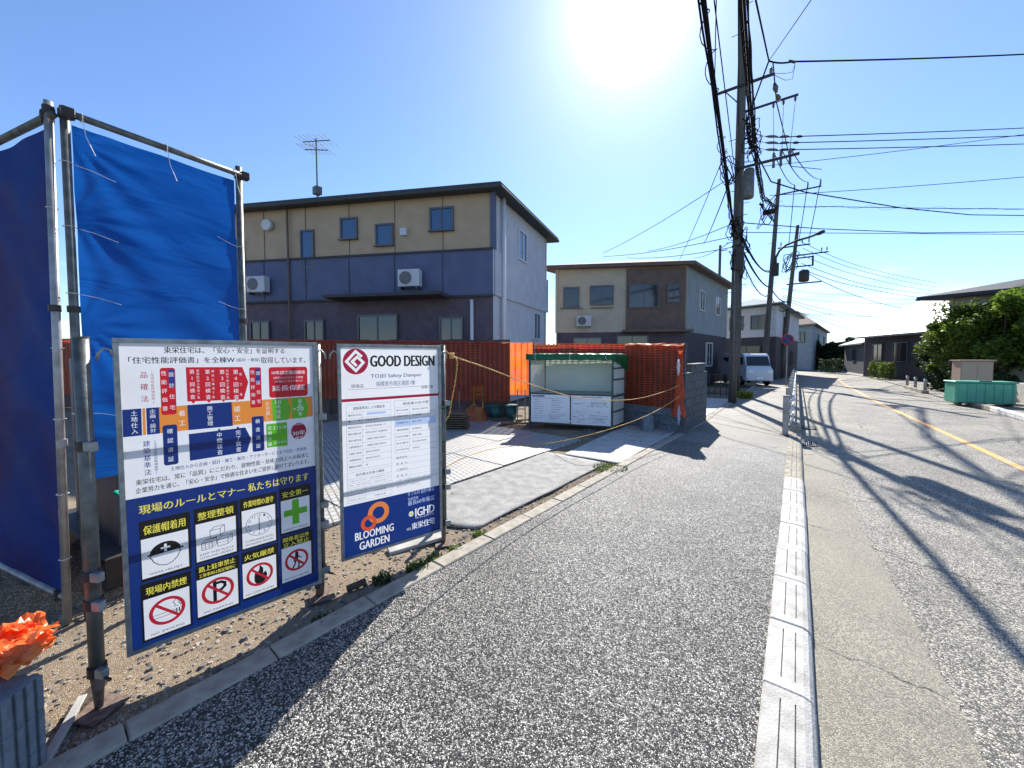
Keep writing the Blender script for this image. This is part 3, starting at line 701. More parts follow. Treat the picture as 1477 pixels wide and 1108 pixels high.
P.vert('品確法', a(228, 240), a(230, 478), 54 * K2, 'p_maroon', bold=.01)
P.vert('[住宅性能評価制度]', a(283, 250), a(284, 468), 24 * K2, 'p_maroon')
# orange band and what lies on it
P.poly([a(82, 513), a(1296, 414), a(1294, 543), a(87, 692)], 'p_orange', 1)
for q in ([a(82, 513), a(207, 502), a(210, 678), a(87, 692)], [a(238, 500), a(321, 493), a(325, 664), a(242, 674)], [a(503, 478), a(787, 455), a(790, 610), a(508, 641)]): P.poly(q, 'p_blue', 2)
P.poly([a(207, 502), a(213, 501), a(216, 677), a(210, 678)], 'p_white', 2); P.poly([a(232, 500), a(238, 500), a(242, 674), a(236, 674)], 'p_white', 2)
P.vert('土地仕入', a(160, 515), a(163, 672), 46 * K2, 'p_white', 4, .01)
P.vert('企画・設計', a(280, 505), a(282, 660), 42 * K2, 'p_white', 4, .01)
P.vert('着工', a(466, 500), a(470, 625), 46 * K2, 'p_white', 4, .01)
P.vert('施工管理', a(646, 480), a(648, 612), 38 * K2, 'p_white', 4, .01)
P.vert('竣工', a(820, 470), a(822, 590), 44 * K2, 'p_white', 4, .01)
P.vert('お引渡し', a(1012, 448), a(1014, 572), 28 * K2, 'p_white', 4)
P.rect(a(330, 234), a(435, 537), 'p_red', 2, .012); P.rect(a(905, 228), a(978, 486), 'p_red', 2, .010)
P.vert('性能評価書', a(357, 240), a(360, 530), 38 * K2, 'p_white', 4, .01)
P.rect(a(385, 243), a(428, 360), 'p_navytext', 3, .006)
P.vert('設計住宅', a(406, 240), a(408, 530), 38 * K2, 'p_white', 4, .01)
P.vert('性能評価書', a(924, 235), a(925, 480), 28 * K2, 'p_white', 4); P.rect(a(944, 236), a(974, 335), 'p_navytext', 3, .005)
P.vert('建設住宅', a(960, 235), a(960, 480), 28 * K2, 'p_white', 4)
P.poly([a(499, 229), a(862, 226), a(897, 325), a(864, 438), a(505, 455)], 'p_red', 2)
for k, (x, x2, s, s2) in enumerate(((538, 577, '第1回検査', '基礎配筋工事完了後'), (638, 673, '第2回検査', '躯体工事完了後'), (731, 765, '第3回検査', '内装下地工事完了後'), (817, 849, '第4回検査', '竣工後'))):
    P.vert(s, a(x, 238), a(x + 2, 444), 34 * K2, 'p_white', 4, .01); P.vert(s2, a(x2, 240), a(x2, 438), 19 * K2, 'p_white', 4)
    P.poly([a(x - 10, 452 - k * 6), a(x + 20, 450 - k * 6), a(x + 5, 470 - k * 7)], 'p_red', 3)
P.rect(a(1028, 227), a(1268, 410), 'p_red', 2, .016)
P.poly([a(1142, 406), a(1170, 405), a(1156, 425)], 'p_red', 3)
P.line('10年目定期点検後', a(1048, 262), a(1258, 258), 25 * K2, 'p_white', 4, .015)
P.line('5年毎のメンテナンス実施', a(1056, 296), a(1243, 291), 16 * K2, 'p_white', 4)
P.line('(有償)にてさらに安心の', a(1066, 319), a(1240, 315), 15 * K2, 'p_white', 4)
P.line('延長保証', a(1046, 364), a(1252, 356), 36 * K2, 'p_white', 4, .02)
P.poly([a(1040, 437), a(1138, 428), a(1160, 492), a(1140, 566), a(1043, 577)], 'p_green', 3)
P.poly([a(1164, 426), a(1246, 420), a(1270, 480), a(1250, 550), a(1166, 560)], 'p_green', 3)
P.vert('年保証', a(1080, 468), a(1080, 562), 32 * K2, 'p_white', 4, .01)
P.line('10', a(1063, 455), a(1098, 452), 24 * K2, 'p_white', 4, .01)
P.vert('最長', a(1217, 432), a(1217, 486), 26 * K2, 'p_white', 4, .01); P.line('+20', a(1170, 497), a(1238, 494), 26 * K2, 'p_white', 4, .02); P.vert('年', a(1216, 512), a(1216, 545), 28 * K2, 'p_white', 4, .01)
P.rect(a(341, 612), a(440, 858), 'p_blue', 2, .012); P.vert('確認済証', a(389, 618), a(393, 858), 40 * K2, 'p_white', 4, .01)
P.poly([a(508, 666), a(868, 619), a(902, 690), a(874, 776), a(512, 838)], 'p_blue', 2)
P.vert('中間検査', a(703, 650), a(704, 798), 36 * K2, 'p_white', 4, .01); P.vert('完了検査', a(821, 634), a(823, 778), 34 * K2, 'p_white', 4, .01)
P.poly([a(690, 648), a(715, 645), a(702, 625)], 'p_blue', 3); P.poly([a(808, 632), a(834, 629), a(821, 610)], 'p_blue', 3)
P.rect(a(910, 550), a(984, 765), 'p_blue', 2, .010); P.vert('検査済証', a(946, 552), a(948, 762), 30 * K2, 'p_white', 4, .01)
P.poly([a(999, 598), a(1130, 581), a(1130, 731), a(1000, 748)], 'p_green', 2)
P.vert('定期点検', a(1020, 603), a(1021, 742), 26 * K2, 'p_white', 4, .01); P.line('3 2 5 10', a(1044, 622), a(1124, 611), 19 * K2, 'p_white', 4, .01); P.line('月 年 年 年', a(1044, 716), a(1124, 707), 15 * K2, 'p_white', 4)
cc = P.uv(a(1202, 638)); P.disc(cc, .0545, 'p_dred', 2, sx=.82)
P.line('最長住宅なら', a(1165, 596), a(1240, 591), 12 * K2, 'p_white', 4); P.line('30年', a(1162, 654), a(1241, 645), 32 * K2, 'p_white', 4, .02); P.line('保証', a(1178, 684), a(1228, 680), 24 * K2, 'p_white', 4, .01)
P.vert('建築基準法', a(238, 708), a(243, 938), 50 * K2, 'p_navytext', bold=.015)
P.vert('[住宅金融支援機構基準]', a(294, 706), a(297, 925), 25 * K2, 'p_navytext')
P.line('土地仕入から企画・設計・施工・販売・アフターサービスまで自社一貫体制', a(388, 897), a(1243, 744), 27 * K2, 'p_navytext', 3, .016)
P.line('東栄住宅は、常に「品質」にこだわり、建物性能・技術力向上への探求と', a(165, 993), a(1256, 782), 36 * K2, 'p_black', 3, .016)
P.line('企業努力を通じ、「安心・安全」で快適な住まいをご提供し続けてまいります。', a(163, 1045), a(1256, 824), 36 * K2, 'p_black', 3, .016)
# dark blue lower half
yb = (P.uv(c3(85, 225))[1] + P.uv(a(1290, 845))[1]) / 2
BLUE1 = (.022, .022, w1 - .022, yb)
P.line('現場のルールとマナー', c3(158, 268), c3(738, 140), 50 * K3, 'p_yellow', 3, .02); P.line('私たちは守ります', c3(757, 130), c3(1083, 62), 46 * K3, 'p_yellow', 3, .02)
PS1 = P
# pictogram panels: black header + white field
def pictogram(dark, white, title, cap, draw, label):
    g = Print('pg', H1)
    def rc(q):
        pts = [g.uv(c3(*p)) for p in q]
        return sum(p[0] for p in (pts[0], pts[3])) / 2, sum(p[1] for p in pts[2:]) / 2, sum(p[0] for p in pts[1:3]) / 2, sum(p[1] for p in pts[:2]) / 2
    dx0, dy0, dx1, dy1 = rc(dark); x0, y0, x1, y1 = rc(white)
    DARK.append((dx0, dy0, dx1, dy1))
    g.rr(x0, y0, x1, y1, 'p_white', .5)
    for q_ in ((dx0, y1, dx1, dy1), (dx0, dy0, dx1, y0), (dx0, y0, x0, y1), (x1, y0, dx1, y1)): g.rr(*q_, 'p_black', 1)
    W, H_ = x1 - x0, y1 - y0
    tl = title if isinstance(title, list) else [title]
    hh = (dy1 - y1)
    for k, s in enumerate(tl):
        n_ = len(tl); th_ = hh * (.50 if n_ == 1 else (.40 if k == 0 else (.26 if 'は' in s else .40)))
        yc = y1 + hh * (.46 if n_ == 1 else (.68 if k == 0 else .24))
        g.put(s, x0 + W * .06, x0 + W * .95, yc, th_, 'p_yellow', 3, .015)
    cl = cap if isinstance(cap, list) else [cap]
    for k, s in enumerate(cl):
        wd = .84 if len(s) > 11 else .72
        g.put(s, x0 + W * (.5 - wd / 2), x0 + W * (.5 + wd / 2), y0 + H_ * (.075 + .09 * (len(cl) - 1 - k)), H_ * .052, 'p_black', 4)
    draw(g, lambda u, v: (x0 + u * W, y0 + v * H_), W)
    o = MB(); mats = []; g.flatten()
    for mi, (mat, mb) in enumerate(g.parts.items()):
        mats.append(M['film' if mat == 'p_white' else mat]); o.add([tuple((F1 @ Off) @ Vector(p)) for p in mb.v], mb.f, mi)
    b = o.build('pictogram_panel', mats, sg1, label=label)
DARK = []
def helmet(g, q, W):
    t = [q(.5 + .33 * math.cos(R(k)) - .0, .56 + .26 * math.sin(R(k))) for k in range(0, 181, 12)]
    g.mb('p_black').add([(*p, .0016) for p in t], [tuple(range(len(t)))])
    g.stroke([q(.14, .55), q(.87, .575)], W * .05, 'p_black', 4)
    g.stroke([q(.20, .54), q(.17, .48), q(.21, .44), q(.24, .36), q(.36, .25), q(.5, .21), q(.64, .25), q(.76, .36), q(.79, .44), q(.83, .48), q(.80, .55)], W * .02, 'p_black', 4)
    g.stroke([q(.42, .66), q(.58, .66)], W * .055, 'p_white', 6); g.stroke([q(.5, .58), q(.5, .74)], W * .055, 'p_white', 7)
def boxes(g, q, W):
    S = W * .014
    def cube(x, y, s, h, n):
        P0_ = [q(x, y), q(x + s * .9, y - s * .0), q(x + s * .9, y + h), q(x, y + h)]
        g.stroke(P0_, S, 'p_black', 4, True)
        g.stroke([q(x, y + h), q(x + s * .4, y + h + s * .28), q(x + s * 1.3, y + h + s * .28), q(x + s * .9, y + h)], S, 'p_black', 5)
        g.stroke([q(x + s * 1.3, y + h + s * .28), q(x + s * 1.3, y + s * .28), q(x + s * .9, y)], S, 'p_black', 5)
        for k in range(1, n):
            g.stroke([q(x, y + h * k / n), q(x + s * .9, y + h * k / n), q(x + s * 1.3, y + h * k / n + s * .28)], S * .7, 'p_black', 4)
    cube(.34, .55, .28, .20, 1); cube(.52, .28, .29, .17, 2); cube(.13, .28, .28, .18, 3)
    for k in (.22, .31): g.stroke([q(k, .28), q(k, .46), q(k + .11, .54)], S * .7, 'p_black', 4)
def clock(g, q, W):
    c = q(.5, .56); r = W * .40
    g.ring(c, r - W * .014, r, 'p_black', 4)
    for k in range(12):
        an = math.pi / 2 - 2 * math.pi * (k + 1) / 12; cx_, cy_ = c[0] + r * .80 * math.cos(an), c[1] + r * .80 * math.sin(an); wd = W * (.05 if k < 9 else .08)
        g.put(str(k + 1), cx_ - wd / 2, cx_ + wd / 2, cy_, W * .085, 'p_black', 4)
    g.stroke([(c[0], c[1] - r * .1), (c[0], c[1] + r * .62)], W * .022, 'p_black', 5); g.stroke([(c[0], c[1] + r * .1), (c[0], c[1] - r * .55)], W * .028, 'p_black', 6)
def cross(g, q, W):
    g.stroke([q(.19, .58), q(.81, .58)], W * .24, 'p_green', 4); g.stroke([q(.5, .27), q(.5, .89)], W * .24, 'p_green', 5)
def ban(g, q, W, sx=1):
    c = q(.5, .56); r = W * .40
    g.ring(c, r - W * .085, r, 'p_rred', 7)
    d = (r - W * .04) * .707; g.stroke([(c[0] - d, c[1] + d), (c[0] + d, c[1] - d)], W * .075, 'p_rred', 8)
def smoke(g, q, W):
    g.stroke([q(.17, .44), q(.66, .44), q(.66, .52), q(.17, .52)], W * .012, 'p_black', 4, True)
    for k in (.70, .76, .82): g.stroke([q(k, .44), q(k, .53)], W * .028, 'p_black', 4)
    g.stroke([q(.74, .60), q(.66, .60), q(.67, .66), q(.62, .72), q(.70, .78), q(.78, .76), q(.75, .68), q(.80, .60)], W * .014, 'p_black', 4)
    ban(g, q, W)
def park(g, q, W):
    g.stroke([q(.42, .32), q(.42, .80)], W * .09, 'p_black', 4)
    g.stroke([q(.44, .77), q(.58, .77), q(.67, .72), q(.67, .63), q(.58, .56), q(.44, .56)], W * .08, 'p_black', 5); ban(g, q, W)
def flame(g, q, W):
    pts = [q(*p) for p in ((.40, .30), (.56, .28), (.68, .36), (.72, .50), (.67, .62), (.60, .56), (.60, .72), (.50, .84), (.48, .70), (.40, .60), (.36, .66), (.33, .52), (.34, .38))]
    cxy = q(.52, .50); g.mb('p_black').add([(*cxy, .0016)] + [(*p, .0016) for p in pts], [(0, i + 1, (i + 1) % len(pts) + 1) for i in range(len(pts))]); ban(g, q, W)
def walker(g, q, W):
    c = q(.5, .80); g.disc(c, W * .05, 'p_black', 4)
    g.stroke([q(.5, .74), q(.49, .56)], W * .11, 'p_black', 4)
    g.stroke([q(.49, .56), q(.58, .45), q(.55, .32), q(.60, .31)], W * .05, 'p_black', 4); g.stroke([q(.47, .56), q(.43, .44), q(.36, .34)], W * .05, 'p_black', 4)
    g.stroke([q(.5, .71), q(.60, .62), q(.66, .60)], W * .035, 'p_black', 4); g.stroke([q(.48, .71), q(.40, .60), q(.42, .52)], W * .035, 'p_black', 4); ban(g, q, W)
X0, X1, X2, X3 = ((158, 437), (458, 699), (707, 909), (921, 1090))
pictogram([(158, 330), (437, 265), (440, 577), (163, 655)], [(165, 435), (425, 355), (425, 562), (172, 640)], '保護帽着用', 'WEAR HELMET', helmet, 'helmet pictogram panel')
pictogram([(455, 260), (698, 195), (700, 485), (460, 548)], [(466, 340), (684, 282), (684, 478), (468, 538)], '整理整頓', ['KEEP THIS PLACE', 'CLEAN AND ORDERLY'], boxes, 'stacked boxes pictogram panel')
pictogram([(705, 198), (908, 145), (910, 418), (708, 472)], [(716, 265), (898, 212), (896, 412), (718, 462)], '作業時間の遵守', ['COMPLIANCE WITH', 'WORKING HOURS'], clock, 'clock pictogram panel')
pictogram([(920, 140), (1090, 98), (1090, 338), (922, 388)], [(928, 205), (1082, 162), (1081, 328), (928, 378)], '安全第一', 'SAFETY FIRST', cross, 'green cross pictogram panel')
pictogram([(158, 668), (437, 588), (437, 885), (166, 966)], [(174, 755), (425, 665), (425, 875), (180, 955)], '現場内禁煙', 'NO SMOKING', smoke, 'no smoking pictogram panel')
pictogram([(460, 562), (698, 494), (695, 770), (462, 840)], [(466, 640), (686, 565), (684, 755), (466, 832)], ['路上駐車禁止', '工事車両は指定場所に'], 'NO PARKING', park, 'no parking pictogram panel')
pictogram([(708, 482), (908, 427), (903, 677), (708, 733)], [(712, 545), (893, 487), (890, 667), (712, 722)], '火気厳禁', 'NO OPEN FLAMES', flame, 'no flames pictogram panel')
pictogram([(920, 397), (1090, 347), (1090, 585), (920, 643)], [(922, 460), (1080, 410), (1078, 590), (922, 632)], ['関係者以外', '立入禁止'], 'DO NOT ENTER', walker, 'no entry pictogram panel')

xs_ = sorted({BLUE1[0], BLUE1[2]} | {v for d_ in DARK for v in (d_[0], d_[2])}); gb = Print('blue')
for xa, xb in []:
    if xb - xa < 1e-6: continue
    xm = (xa + xb) / 2; hs_ = sorted((d_[1], d_[3]) for d_ in DARK if d_[0] < xm < d_[2]); y_ = BLUE1[1]
    for lo_, hi_ in hs_:
        if lo_ > y_: gb.rr(xa, y_, xb, lo_, 'p_blue', 1)
        y_ = max(y_, hi_)
    gb.rr(xa, y_, xb, BLUE1[3], 'p_blue', 1)
P = PS1; P.rr(*BLUE1, 'p_blue', 1)
for d_ in DARK: P.rr(*d_, 'hole', 2)
P.flatten((.012, .012, w1 - .012, h1 - .012)); P.parts.pop('hole', None)
P.build(sg1, local=False, frame=F1 @ Off)
sg2, F2, w2, h2 = sign_board(S2A, S2B, 'narrower white permit sign headed GOOD DESIGN with blue foot')
H2 = homog([(487, 495), (636, 499), (630, 769), (488, 817)], [(0, h2), (w2, h2), (w2, 0), (0, 0)])
b = lambda x, y: (460 + x * .3161, 480 + y * .3161); K = .3161
P = Print('s2', H2)
cc = P.uv(b(171, 133)); rr_ = .098
P.disc(cc, rr_, 'p_dred', 2, sx=.95)
def gq(u, v): return (cc[0] + u * rr_ * .95, cc[1] + v * rr_)
P.stroke([gq(.42, .42), gq(.0, .78), gq(-.72, .0), gq(.0, -.72), gq(.60, -.08), gq(.12, .36), gq(-.28, .0), gq(.0, -.28)], .020, 'p_white', 4)
P.line('GOOD DESIGN', b(238, 132), b(527, 130), 55 * K, 'p_black', 2, .045)
P.line('TO)EI Safety Damper', b(238, 206), b(469, 198), 23 * K, 'p_navytext', 2, .02)
P.line('相模原市南区磯部1棟', b(262, 240), b(438, 233), 25 * K, 'p_navytext', 2, .0)
P.line('現場名', b(147, 252), b(204, 249), 19 * K, 'p_black', 2); P.line('新築工事', b(467, 256), b(519, 252), 15 * K, 'p_black', 2, .01)
P.stroke([P.uv(b(133, 268)), (P.uv(b(515, 262))[0], P.uv(b(133, 268))[1])], .002, 'p_black', 2)
x0s, x1s = .03, w2 - .03
ys_ = P.uv(b(107, 320))[1]; P.rr(.022, ys_ - .011, w2 - .022, ys_ + .011, 'p_dred', 2)
def table(x0, x1, top, rows, cols, mat='p_grey', t=.0016):
    y = top; n = len(rows)
    P.rr(x0, top - t / 2, x1, top + t / 2, mat, 2)
    for r_ in rows: y -= r_; P.rr(x0, y - t / 2, x1, y + t / 2, mat, 2)
    for i in (0, n): pass
    for x in (x0, x1): P.rr(x - t / 2, y, x + t / 2, top, mat, 3)
    yh = top - rows[0]
    for cx_ in cols: P.rr(cx_ - t / 2, y, cx_ + t / 2, yh, mat, 3)
    return y
tl, tr, tb = P.uv(b(118, 340)), P.uv(b(348, 316)), P.uv(b(116, 674))
X0_, XM, X1_, XR = .055, .395, .425, w2 - .045
TT = ys_ - .035
lab_l = [('建築基準法による確認済', None), ('確認年月日', ''), ('番　　号', '令和6年 第 号'), ('確認済証交付者', '株式会社住宅性能評価センター'), ('建築主又は築造主氏名', '株式会社 東栄住宅 代表取締役社長'), ('設計者氏名', '一級建築士事務所 東栄住宅'), ('工事監理者氏名', '一級建築士事務所 東栄住宅'), ('工事施工者氏名', '株式会社 東栄住宅'), ('工事現場管理者氏名', '株式会社 東栄住宅'), ('建築確認に係るその他の事項', '無')]
rows = [.058, .045, .045] + [.050] * 7
yy = TT; table(X0_, XM, TT, rows, [X0_ + .115])
for (s1_, s2_), h_ in zip(lab_l, rows):
    yc = yy - h_ / 2
    if s2_ is None: P.put(s1_, X0_ + .05, XM - .05, yc, .024, 'p_black', 4, .01)
    else:
        P.put(s1_, X0_ + .012, X0_ + .105, yc, .0155, 'p_black', 4, .018)
        if s2_: P.put(s2_, X0_ + .14, X0_ + .14 + min(.17, .012 * len(s2_)), yc, .015, 'p_black', 4, .01)
    yy -= h_
P.rr(X0_ + .15, TT - .088, X0_ + .30, TT - .068, 'p_lblue', 3)
yl = yy
rows2 = [.055, .048, .048, .062, .055, .055, .055, .05]
lab_r = [('建設業の許可票', None), ('商号又は名称', '株式会社 東栄住宅'), ('代表者の氏名', '代表取締役'), ('主任技術者の氏名', '専任の有無'), ('一般建設業又は特定建設業の別', '特定建設業'), ('許可を受けた建設業', '建築工事業'), ('許可番号', '国土交通大臣許可'), ('許可年月日', '令和6年')]
TR_ = TT + .005; yy = TR_; table(X1_, XR, TR_, rows2, [X1_ + .125])
for k, ((s1_, s2_), h_) in enumerate(zip(lab_r, rows2)):
    yc = yy - h_ / 2
    if k == 3: P.rr(X1_ + .003, yy - h_ + .003, XR - .003, yy - .003, 'p_lblue', 1)
    if s2_ is None: P.put(s1_, X1_ + .07, XR - .07, yc, .024, 'p_black', 4, .01)
    else:
        P.put(s1_, X1_ + .012, X1_ + .115, yc, .0145, 'p_black', 4, .018); P.put(s2_, X1_ + .15, X1_ + .15 + min(.17, .016 * len(s2_)), yc, .015, 'p_black', 4, .01)
    yy -= h_
for s1_ in ('販売担当', '連　絡　先', '工事担当', '連　絡　先'):
    yy -= .050; P.put(s1_, X1_ + .01, X1_ + .10, yy + .012, .016, 'p_black', 4, .018); P.rr(X1_, yy, XR, yy + .0014, 'p_grey', 2)
for k in range(3):
    yy -= .026; P.put('工事でご迷惑をおかけしております。' if k == 0 else ('しばらくの間ご協力をお願いします。' if k == 1 else '東栄住宅 工事担当'), X1_ + .01, X1_ + (.33 if k < 2 else .2), yy, .013, 'p_grey', 4)
yy = yl - .018
yb2 = table(X0_, XM, yy, [.05, .034, .034, .034, .040, .040], [])
P.put('各作業主任者の職務', X0_ + .06, XM - .06, yy - .025, .022, 'p_black', 4, .01)
for k, s in enumerate(('1.作業の方法を決定し、作業を直接指揮すること', '2.器具、工具等の機能を点検し、不良品を取り除くこと', '3.安全帯等及び保護帽の使用状況を監視すること')):
    P.put(s, X0_ + .008, XM - .02, yy - .067 - .034 * k, .0125, 'p_grey', 4)
for k in range(2):
    P.put('足場の組立て等作業主任者' if k == 0 else '型枠支保工作業主任者', X0_ + .01, X0_ + .12, yy - .172 - .04 * k, .014, 'p_grey', 4); P.put('作業主任者', X0_ + .2, X0_ + .29, yy - .172 - .04 * k, .014, 'p_black', 4)
P.rr(X0_ + .13, yb2, X0_ + .1316, yb2 + .08, 'p_grey', 3)
yb_ = (P.uv(b(103, 838))[1] + P.uv(b(533, 690))[1]) / 2
P.rr(.022, .022, w2 - .022, yb_, 'p_blue', 1)
P.ring(P.uv(b(260, 838)), .048, .086, 'p_logo', 3, sx=.98); P.ring(P.uv(b(215, 888)), .033, .061, 'p_logo2', 5, sx=.98)
P.line('BLOOMING', b(153, 950), b(325, 906), 36 * K, 'p_white', 3, .025); P.line('GARDEN', b(172, 990), b(305, 958), 36 * K, 'p_white', 3, .025)
P.line('ダブルの 設計+建設', b(392, 752), b(510, 722), 22 * K, 'p_lblue', 3); P.line('性能評価', b(392, 776), b(438, 766), 14 * K, 'p_lblue', 3)
P.line('最長60年保証', b(392, 798), b(510, 762), 22 * K, 'p_lblue', 3, .01)
P.line('IGHD', b(424, 836), b(508, 812), 38 * K, 'p_white', 3, .03); P.line('Iida Group Holdings', b(424, 858), b(506, 840), 8 * K, 'p_white', 3)
sc_ = P.uv(b(405, 842))
for k in range(6):
    a_ = k * math.pi / 3; P.disc((sc_[0] + .014 * math.cos(a_), sc_[1] + .014 * math.sin(a_)), .010, ('p_lblue', 'p_white', 'p_yellow')[k % 3], 3 + k % 2, 10)
P.line('株式会社', b(384, 914), b(402, 908), 12 * K, 'p_white', 3); P.line('東栄住宅', b(406, 902), b(508, 866), 30 * K, 'p_white', 3, .02)
P.flatten((.012, .012, w2 - .012, h2 - .012)); P.build(sg2, local=False, frame=F2 @ Off)

# posts that carry the signs
def pipe_post(base, top, label, plate=True, r=.0303, square=False, tape=False, seed=0, turn=.3):
    t = thing('sign_post', label, 'post', (base.x, base.y, 0), 0, 'pipe posts of the sign boards')
    x, y = base.x, base.y
    MB().tube([(x, y, .16), (x, y, top)], r, 16).build('pipe', M['steel'], t, smooth=True)
    MB().tube([(x, y, top - .002), (x, y, top + .006)], r * 1.03, 16).build('pipe_cap', M['steel'], t)
    MB().tube([(x, y, .0), (x, y, .16)], [r * .55, r * .95], 12).build('base_stub', M['rust'], t, smooth=True)
    MB().box((x, y, -.008), (.16, .16, .012), rz=turn).build('base_plate', M['rust'], t, bevel=.003)
    for z_ in (.19, .52, .66, 1.28):
        if z_ > top: continue
        MB().tube([(x, y, z_ - .022), (x, y, z_ + .022)], r * 1.28, 14).build('clamp_ring', M['iron'], t)
        MB().box((x + .05, y + .01, z_), (.05, .03, .045), rz=turn).build('clamp_jaw', M['frame'], t, bevel=.004)
    MB().tube([(x - .05, y - .02, .165), (x + .11, y + .03, .175)], .007, 8).build('pin', M['iron'], t)
    if tape:
        for z_ in (1.22, .92): MB().tube([(x, y, z_), (x, y, z_ + .02)], r * 1.03, 14).build('green_tape', M['green_tarp'], t)
    return t
q1 = spot(143, 1020); q1.z = 0; pipe_post(q1, 1.785, 'steel pipe post left of the larger sign', r=.028, turn=.5)
q2 = spot(464, 857); q2.z = 0; pipe_post(q2, 1.785, 'steel pipe post standing between the two signs', r=.029, turn=1.2)
q3 = spot(640, 782); q3.z = 0; pipe_post(q3, 1.80, 'steel pipe post right of the permit sign with the yellow rope tied to it', r=.028, tape=True, turn=.9)
for nm, q_, lab in (('a', spot(455, 866), 'short rusty stub post just behind the lower right corner of the larger sign'), ('b', spot(621, 780), 'short rusty stub post behind the lower right corner of the permit sign')):
    t = thing('stub_post', lab, 'post', (q_.x - .05, q_.y + .05, 0)); x, y = q_.x - .05, q_.y + .05
    MB().tube([(x, y, -.03), (x, y, .34)], .022, 10).build('stub', M['rust'], t, smooth=True); MB().tube([(x, y, .05), (x, y, .09)], .028, 10).build('collar', M['iron'], t)
# hooks that hang the boards on the posts
def hook(p0, p1, parent):
    mid = (p0 + p1) / 2 + Vector((0, 0, .05))
    pts = [p0, p0 * .75 + mid * .25 + Vector((0, 0, .02)), mid, p1 * .75 + mid * .25 + Vector((0, 0, .02)), p1]
    MB().tube(pts, .006, 8).build('hook', M['frame'], parent, smooth=True)
for t_, A_, B_ in ((sg1, S1A, S1B), (sg2, S2A, S2B)):
    d_ = (B_ - A_).normalized()
    for z_ in (1.70,): hook(A_ + Vector((0, 0, z_)), A_ - d_ * .055 + Vector((0, 0, z_ - .02)), t_); hook(B_ + Vector((0, 0, z_)), B_ + d_ * .055 + Vector((0, 0, z_ - .02)), t_)
# ------------------------------------------------------------------ tarpaulin enclosure at the left
TA = spot(97, 893); TA.z = 0                                    # corner post on the ground
dL = campt(math.sin(R(-67.8)), math.cos(R(-67.8))).normalized(); dR = campt(math.sin(R(31.4)), math.cos(R(31.4))).normalized()
TB = TA + dR * .075 + campt(.03, 0); TC = TB + dR * .97
TH = 3.24; LEAN = dR * .035
def scaffold_post(p, label, mat, r=.0243, h=TH + .05, z0=-.03):
    t = thing('scaffold_post', label, 'scaffold pole', tuple(p), 0, 'scaffold pipes holding the blue tarps')
    LZ = LEAN if mat is M['steel_light'] else LEAN * .15
    MB().tube([(p.x, p.y, z0), (p.x + LZ.x, p.y + LZ.y, h)], r, 14).build('pipe', mat, t, smooth=True)
    p = p + LZ * .5
    MB().tube([(p.x, p.y, 1.12), (p.x, p.y, 1.17)], r * 1.25, 12).build('pipe_joint', mat, t)
    MB().tube([(p.x, p.y, 1.98), (p.x, p.y, 2.02)], r * 1.35, 10).build('clamp', M['iron'], t)
    MB().tube([(p.x + LZ.x * .5, p.y + LZ.y * .5, TH - .05), (p.x + LZ.x * .5, p.y + LZ.y * .5, TH + .0)], r * 1.35, 10).build('clamp', M['iron'], t)
    return t
scaffold_post(TA, 'pale scaffold pipe at the near corner of the blue tarps, reaching the ground', M['steel_light'], r=.021, h=TH + .03)
scaffold_post(TB, 'dark scaffold pipe beside the pale corner pipe', M['steel'], h=TH + .02, r=.0225)
scaffold_post(TC, 'scaffold pipe at the right-hand edge of the bright blue tarp', M['steel'])
TD = TA + dL * 2.4; scaffold_post(TD, 'scaffold pipe at the far left end of the dark tarp', M['steel'])
TE = TC + dL * 2.2; 
def rail(p0, p1, z0, label, mat=None, z1=None):
    t = thing('scaffold_rail', label, 'scaffold pipe', (p0.x, p0.y, z0), 0)
    MB().tube([p0 + Vector((0, 0, z0)), p1 + Vector((0, 0, z1 if z1 is not None else z0))], .0215, 12).build('pipe', mat or M['steel'], t, smooth=True)
    for f_ in (.03, .97): q = p0.lerp(p1, f_); MB().box((q.x, q.y, z0), (.06, .06, .06)).build('clamp', M['iron'], t, bevel=.006)
    return t
nrm = Vector((dR.y, -dR.x, 0))                                   # towards the road side
rail(TB - dR * .02 + nrm * .05, TC + dR * .06 + nrm * .05, TH - .03, 'top rail over the bright blue tarp')
rail(TA + dL * 2.4 + LEAN, TA - dL * .05 + LEAN, TH - .06, 'top rail over the dark left tarp')
rail(TA + dL * 2.4, TA, .15, 'bottom rail under the dark left tarp', M['steel_light'])
def tarp(p0, p1, z0, z1, mat, label, amp=.02, seed=0, n=(60, 110), sag=.004):
    d = (p1 - p0); L = d.length; dn = d.normalized(); nn = Vector((dn.y, -dn.x, 0))
    def f(u, v):
        s, z = u * L, z0 + (z1 - z0) * v
        q = Vector(((s - z) * .8, (s * .8 + z) * 3.4, seed)); w = amp * mn.noise(q) + amp * .5 * mn.noise(Vector((s * 2 + seed, z * 2, 3)))
        # folds fanning out from the ties
        for zt in (TH - .15, 2.6, 1.9):
            rr_ = math.hypot(s, z - zt); an = math.atan2(zt - z, s + .01)
            w += .006 * math.sin(an * 14 + seed) * math.exp(-rr_ * 1.6) * min(1, rr_ * 6)
        e = sag * (math.sin(u * math.pi * 2) ** 2) * (1 if v > .98 else (v ** 8))
        p = p0 + dn * s + nn * w + (LEAN * (z / TH) if seed == 4.0 else LEAN * 0)
        return (p.x, p.y, z - e)
    m = MB(); m.grid(f, *n)
    o = m.build('tarp_sheet', mat, smooth=True); return tag(o, label, 'tarp')
tR = tarp(TB + dR * .034, TC - dR * .030, .88, TH - .075, M['tarp'], 'bright blue tarp stretched between two scaffold posts', .016, 1.0)
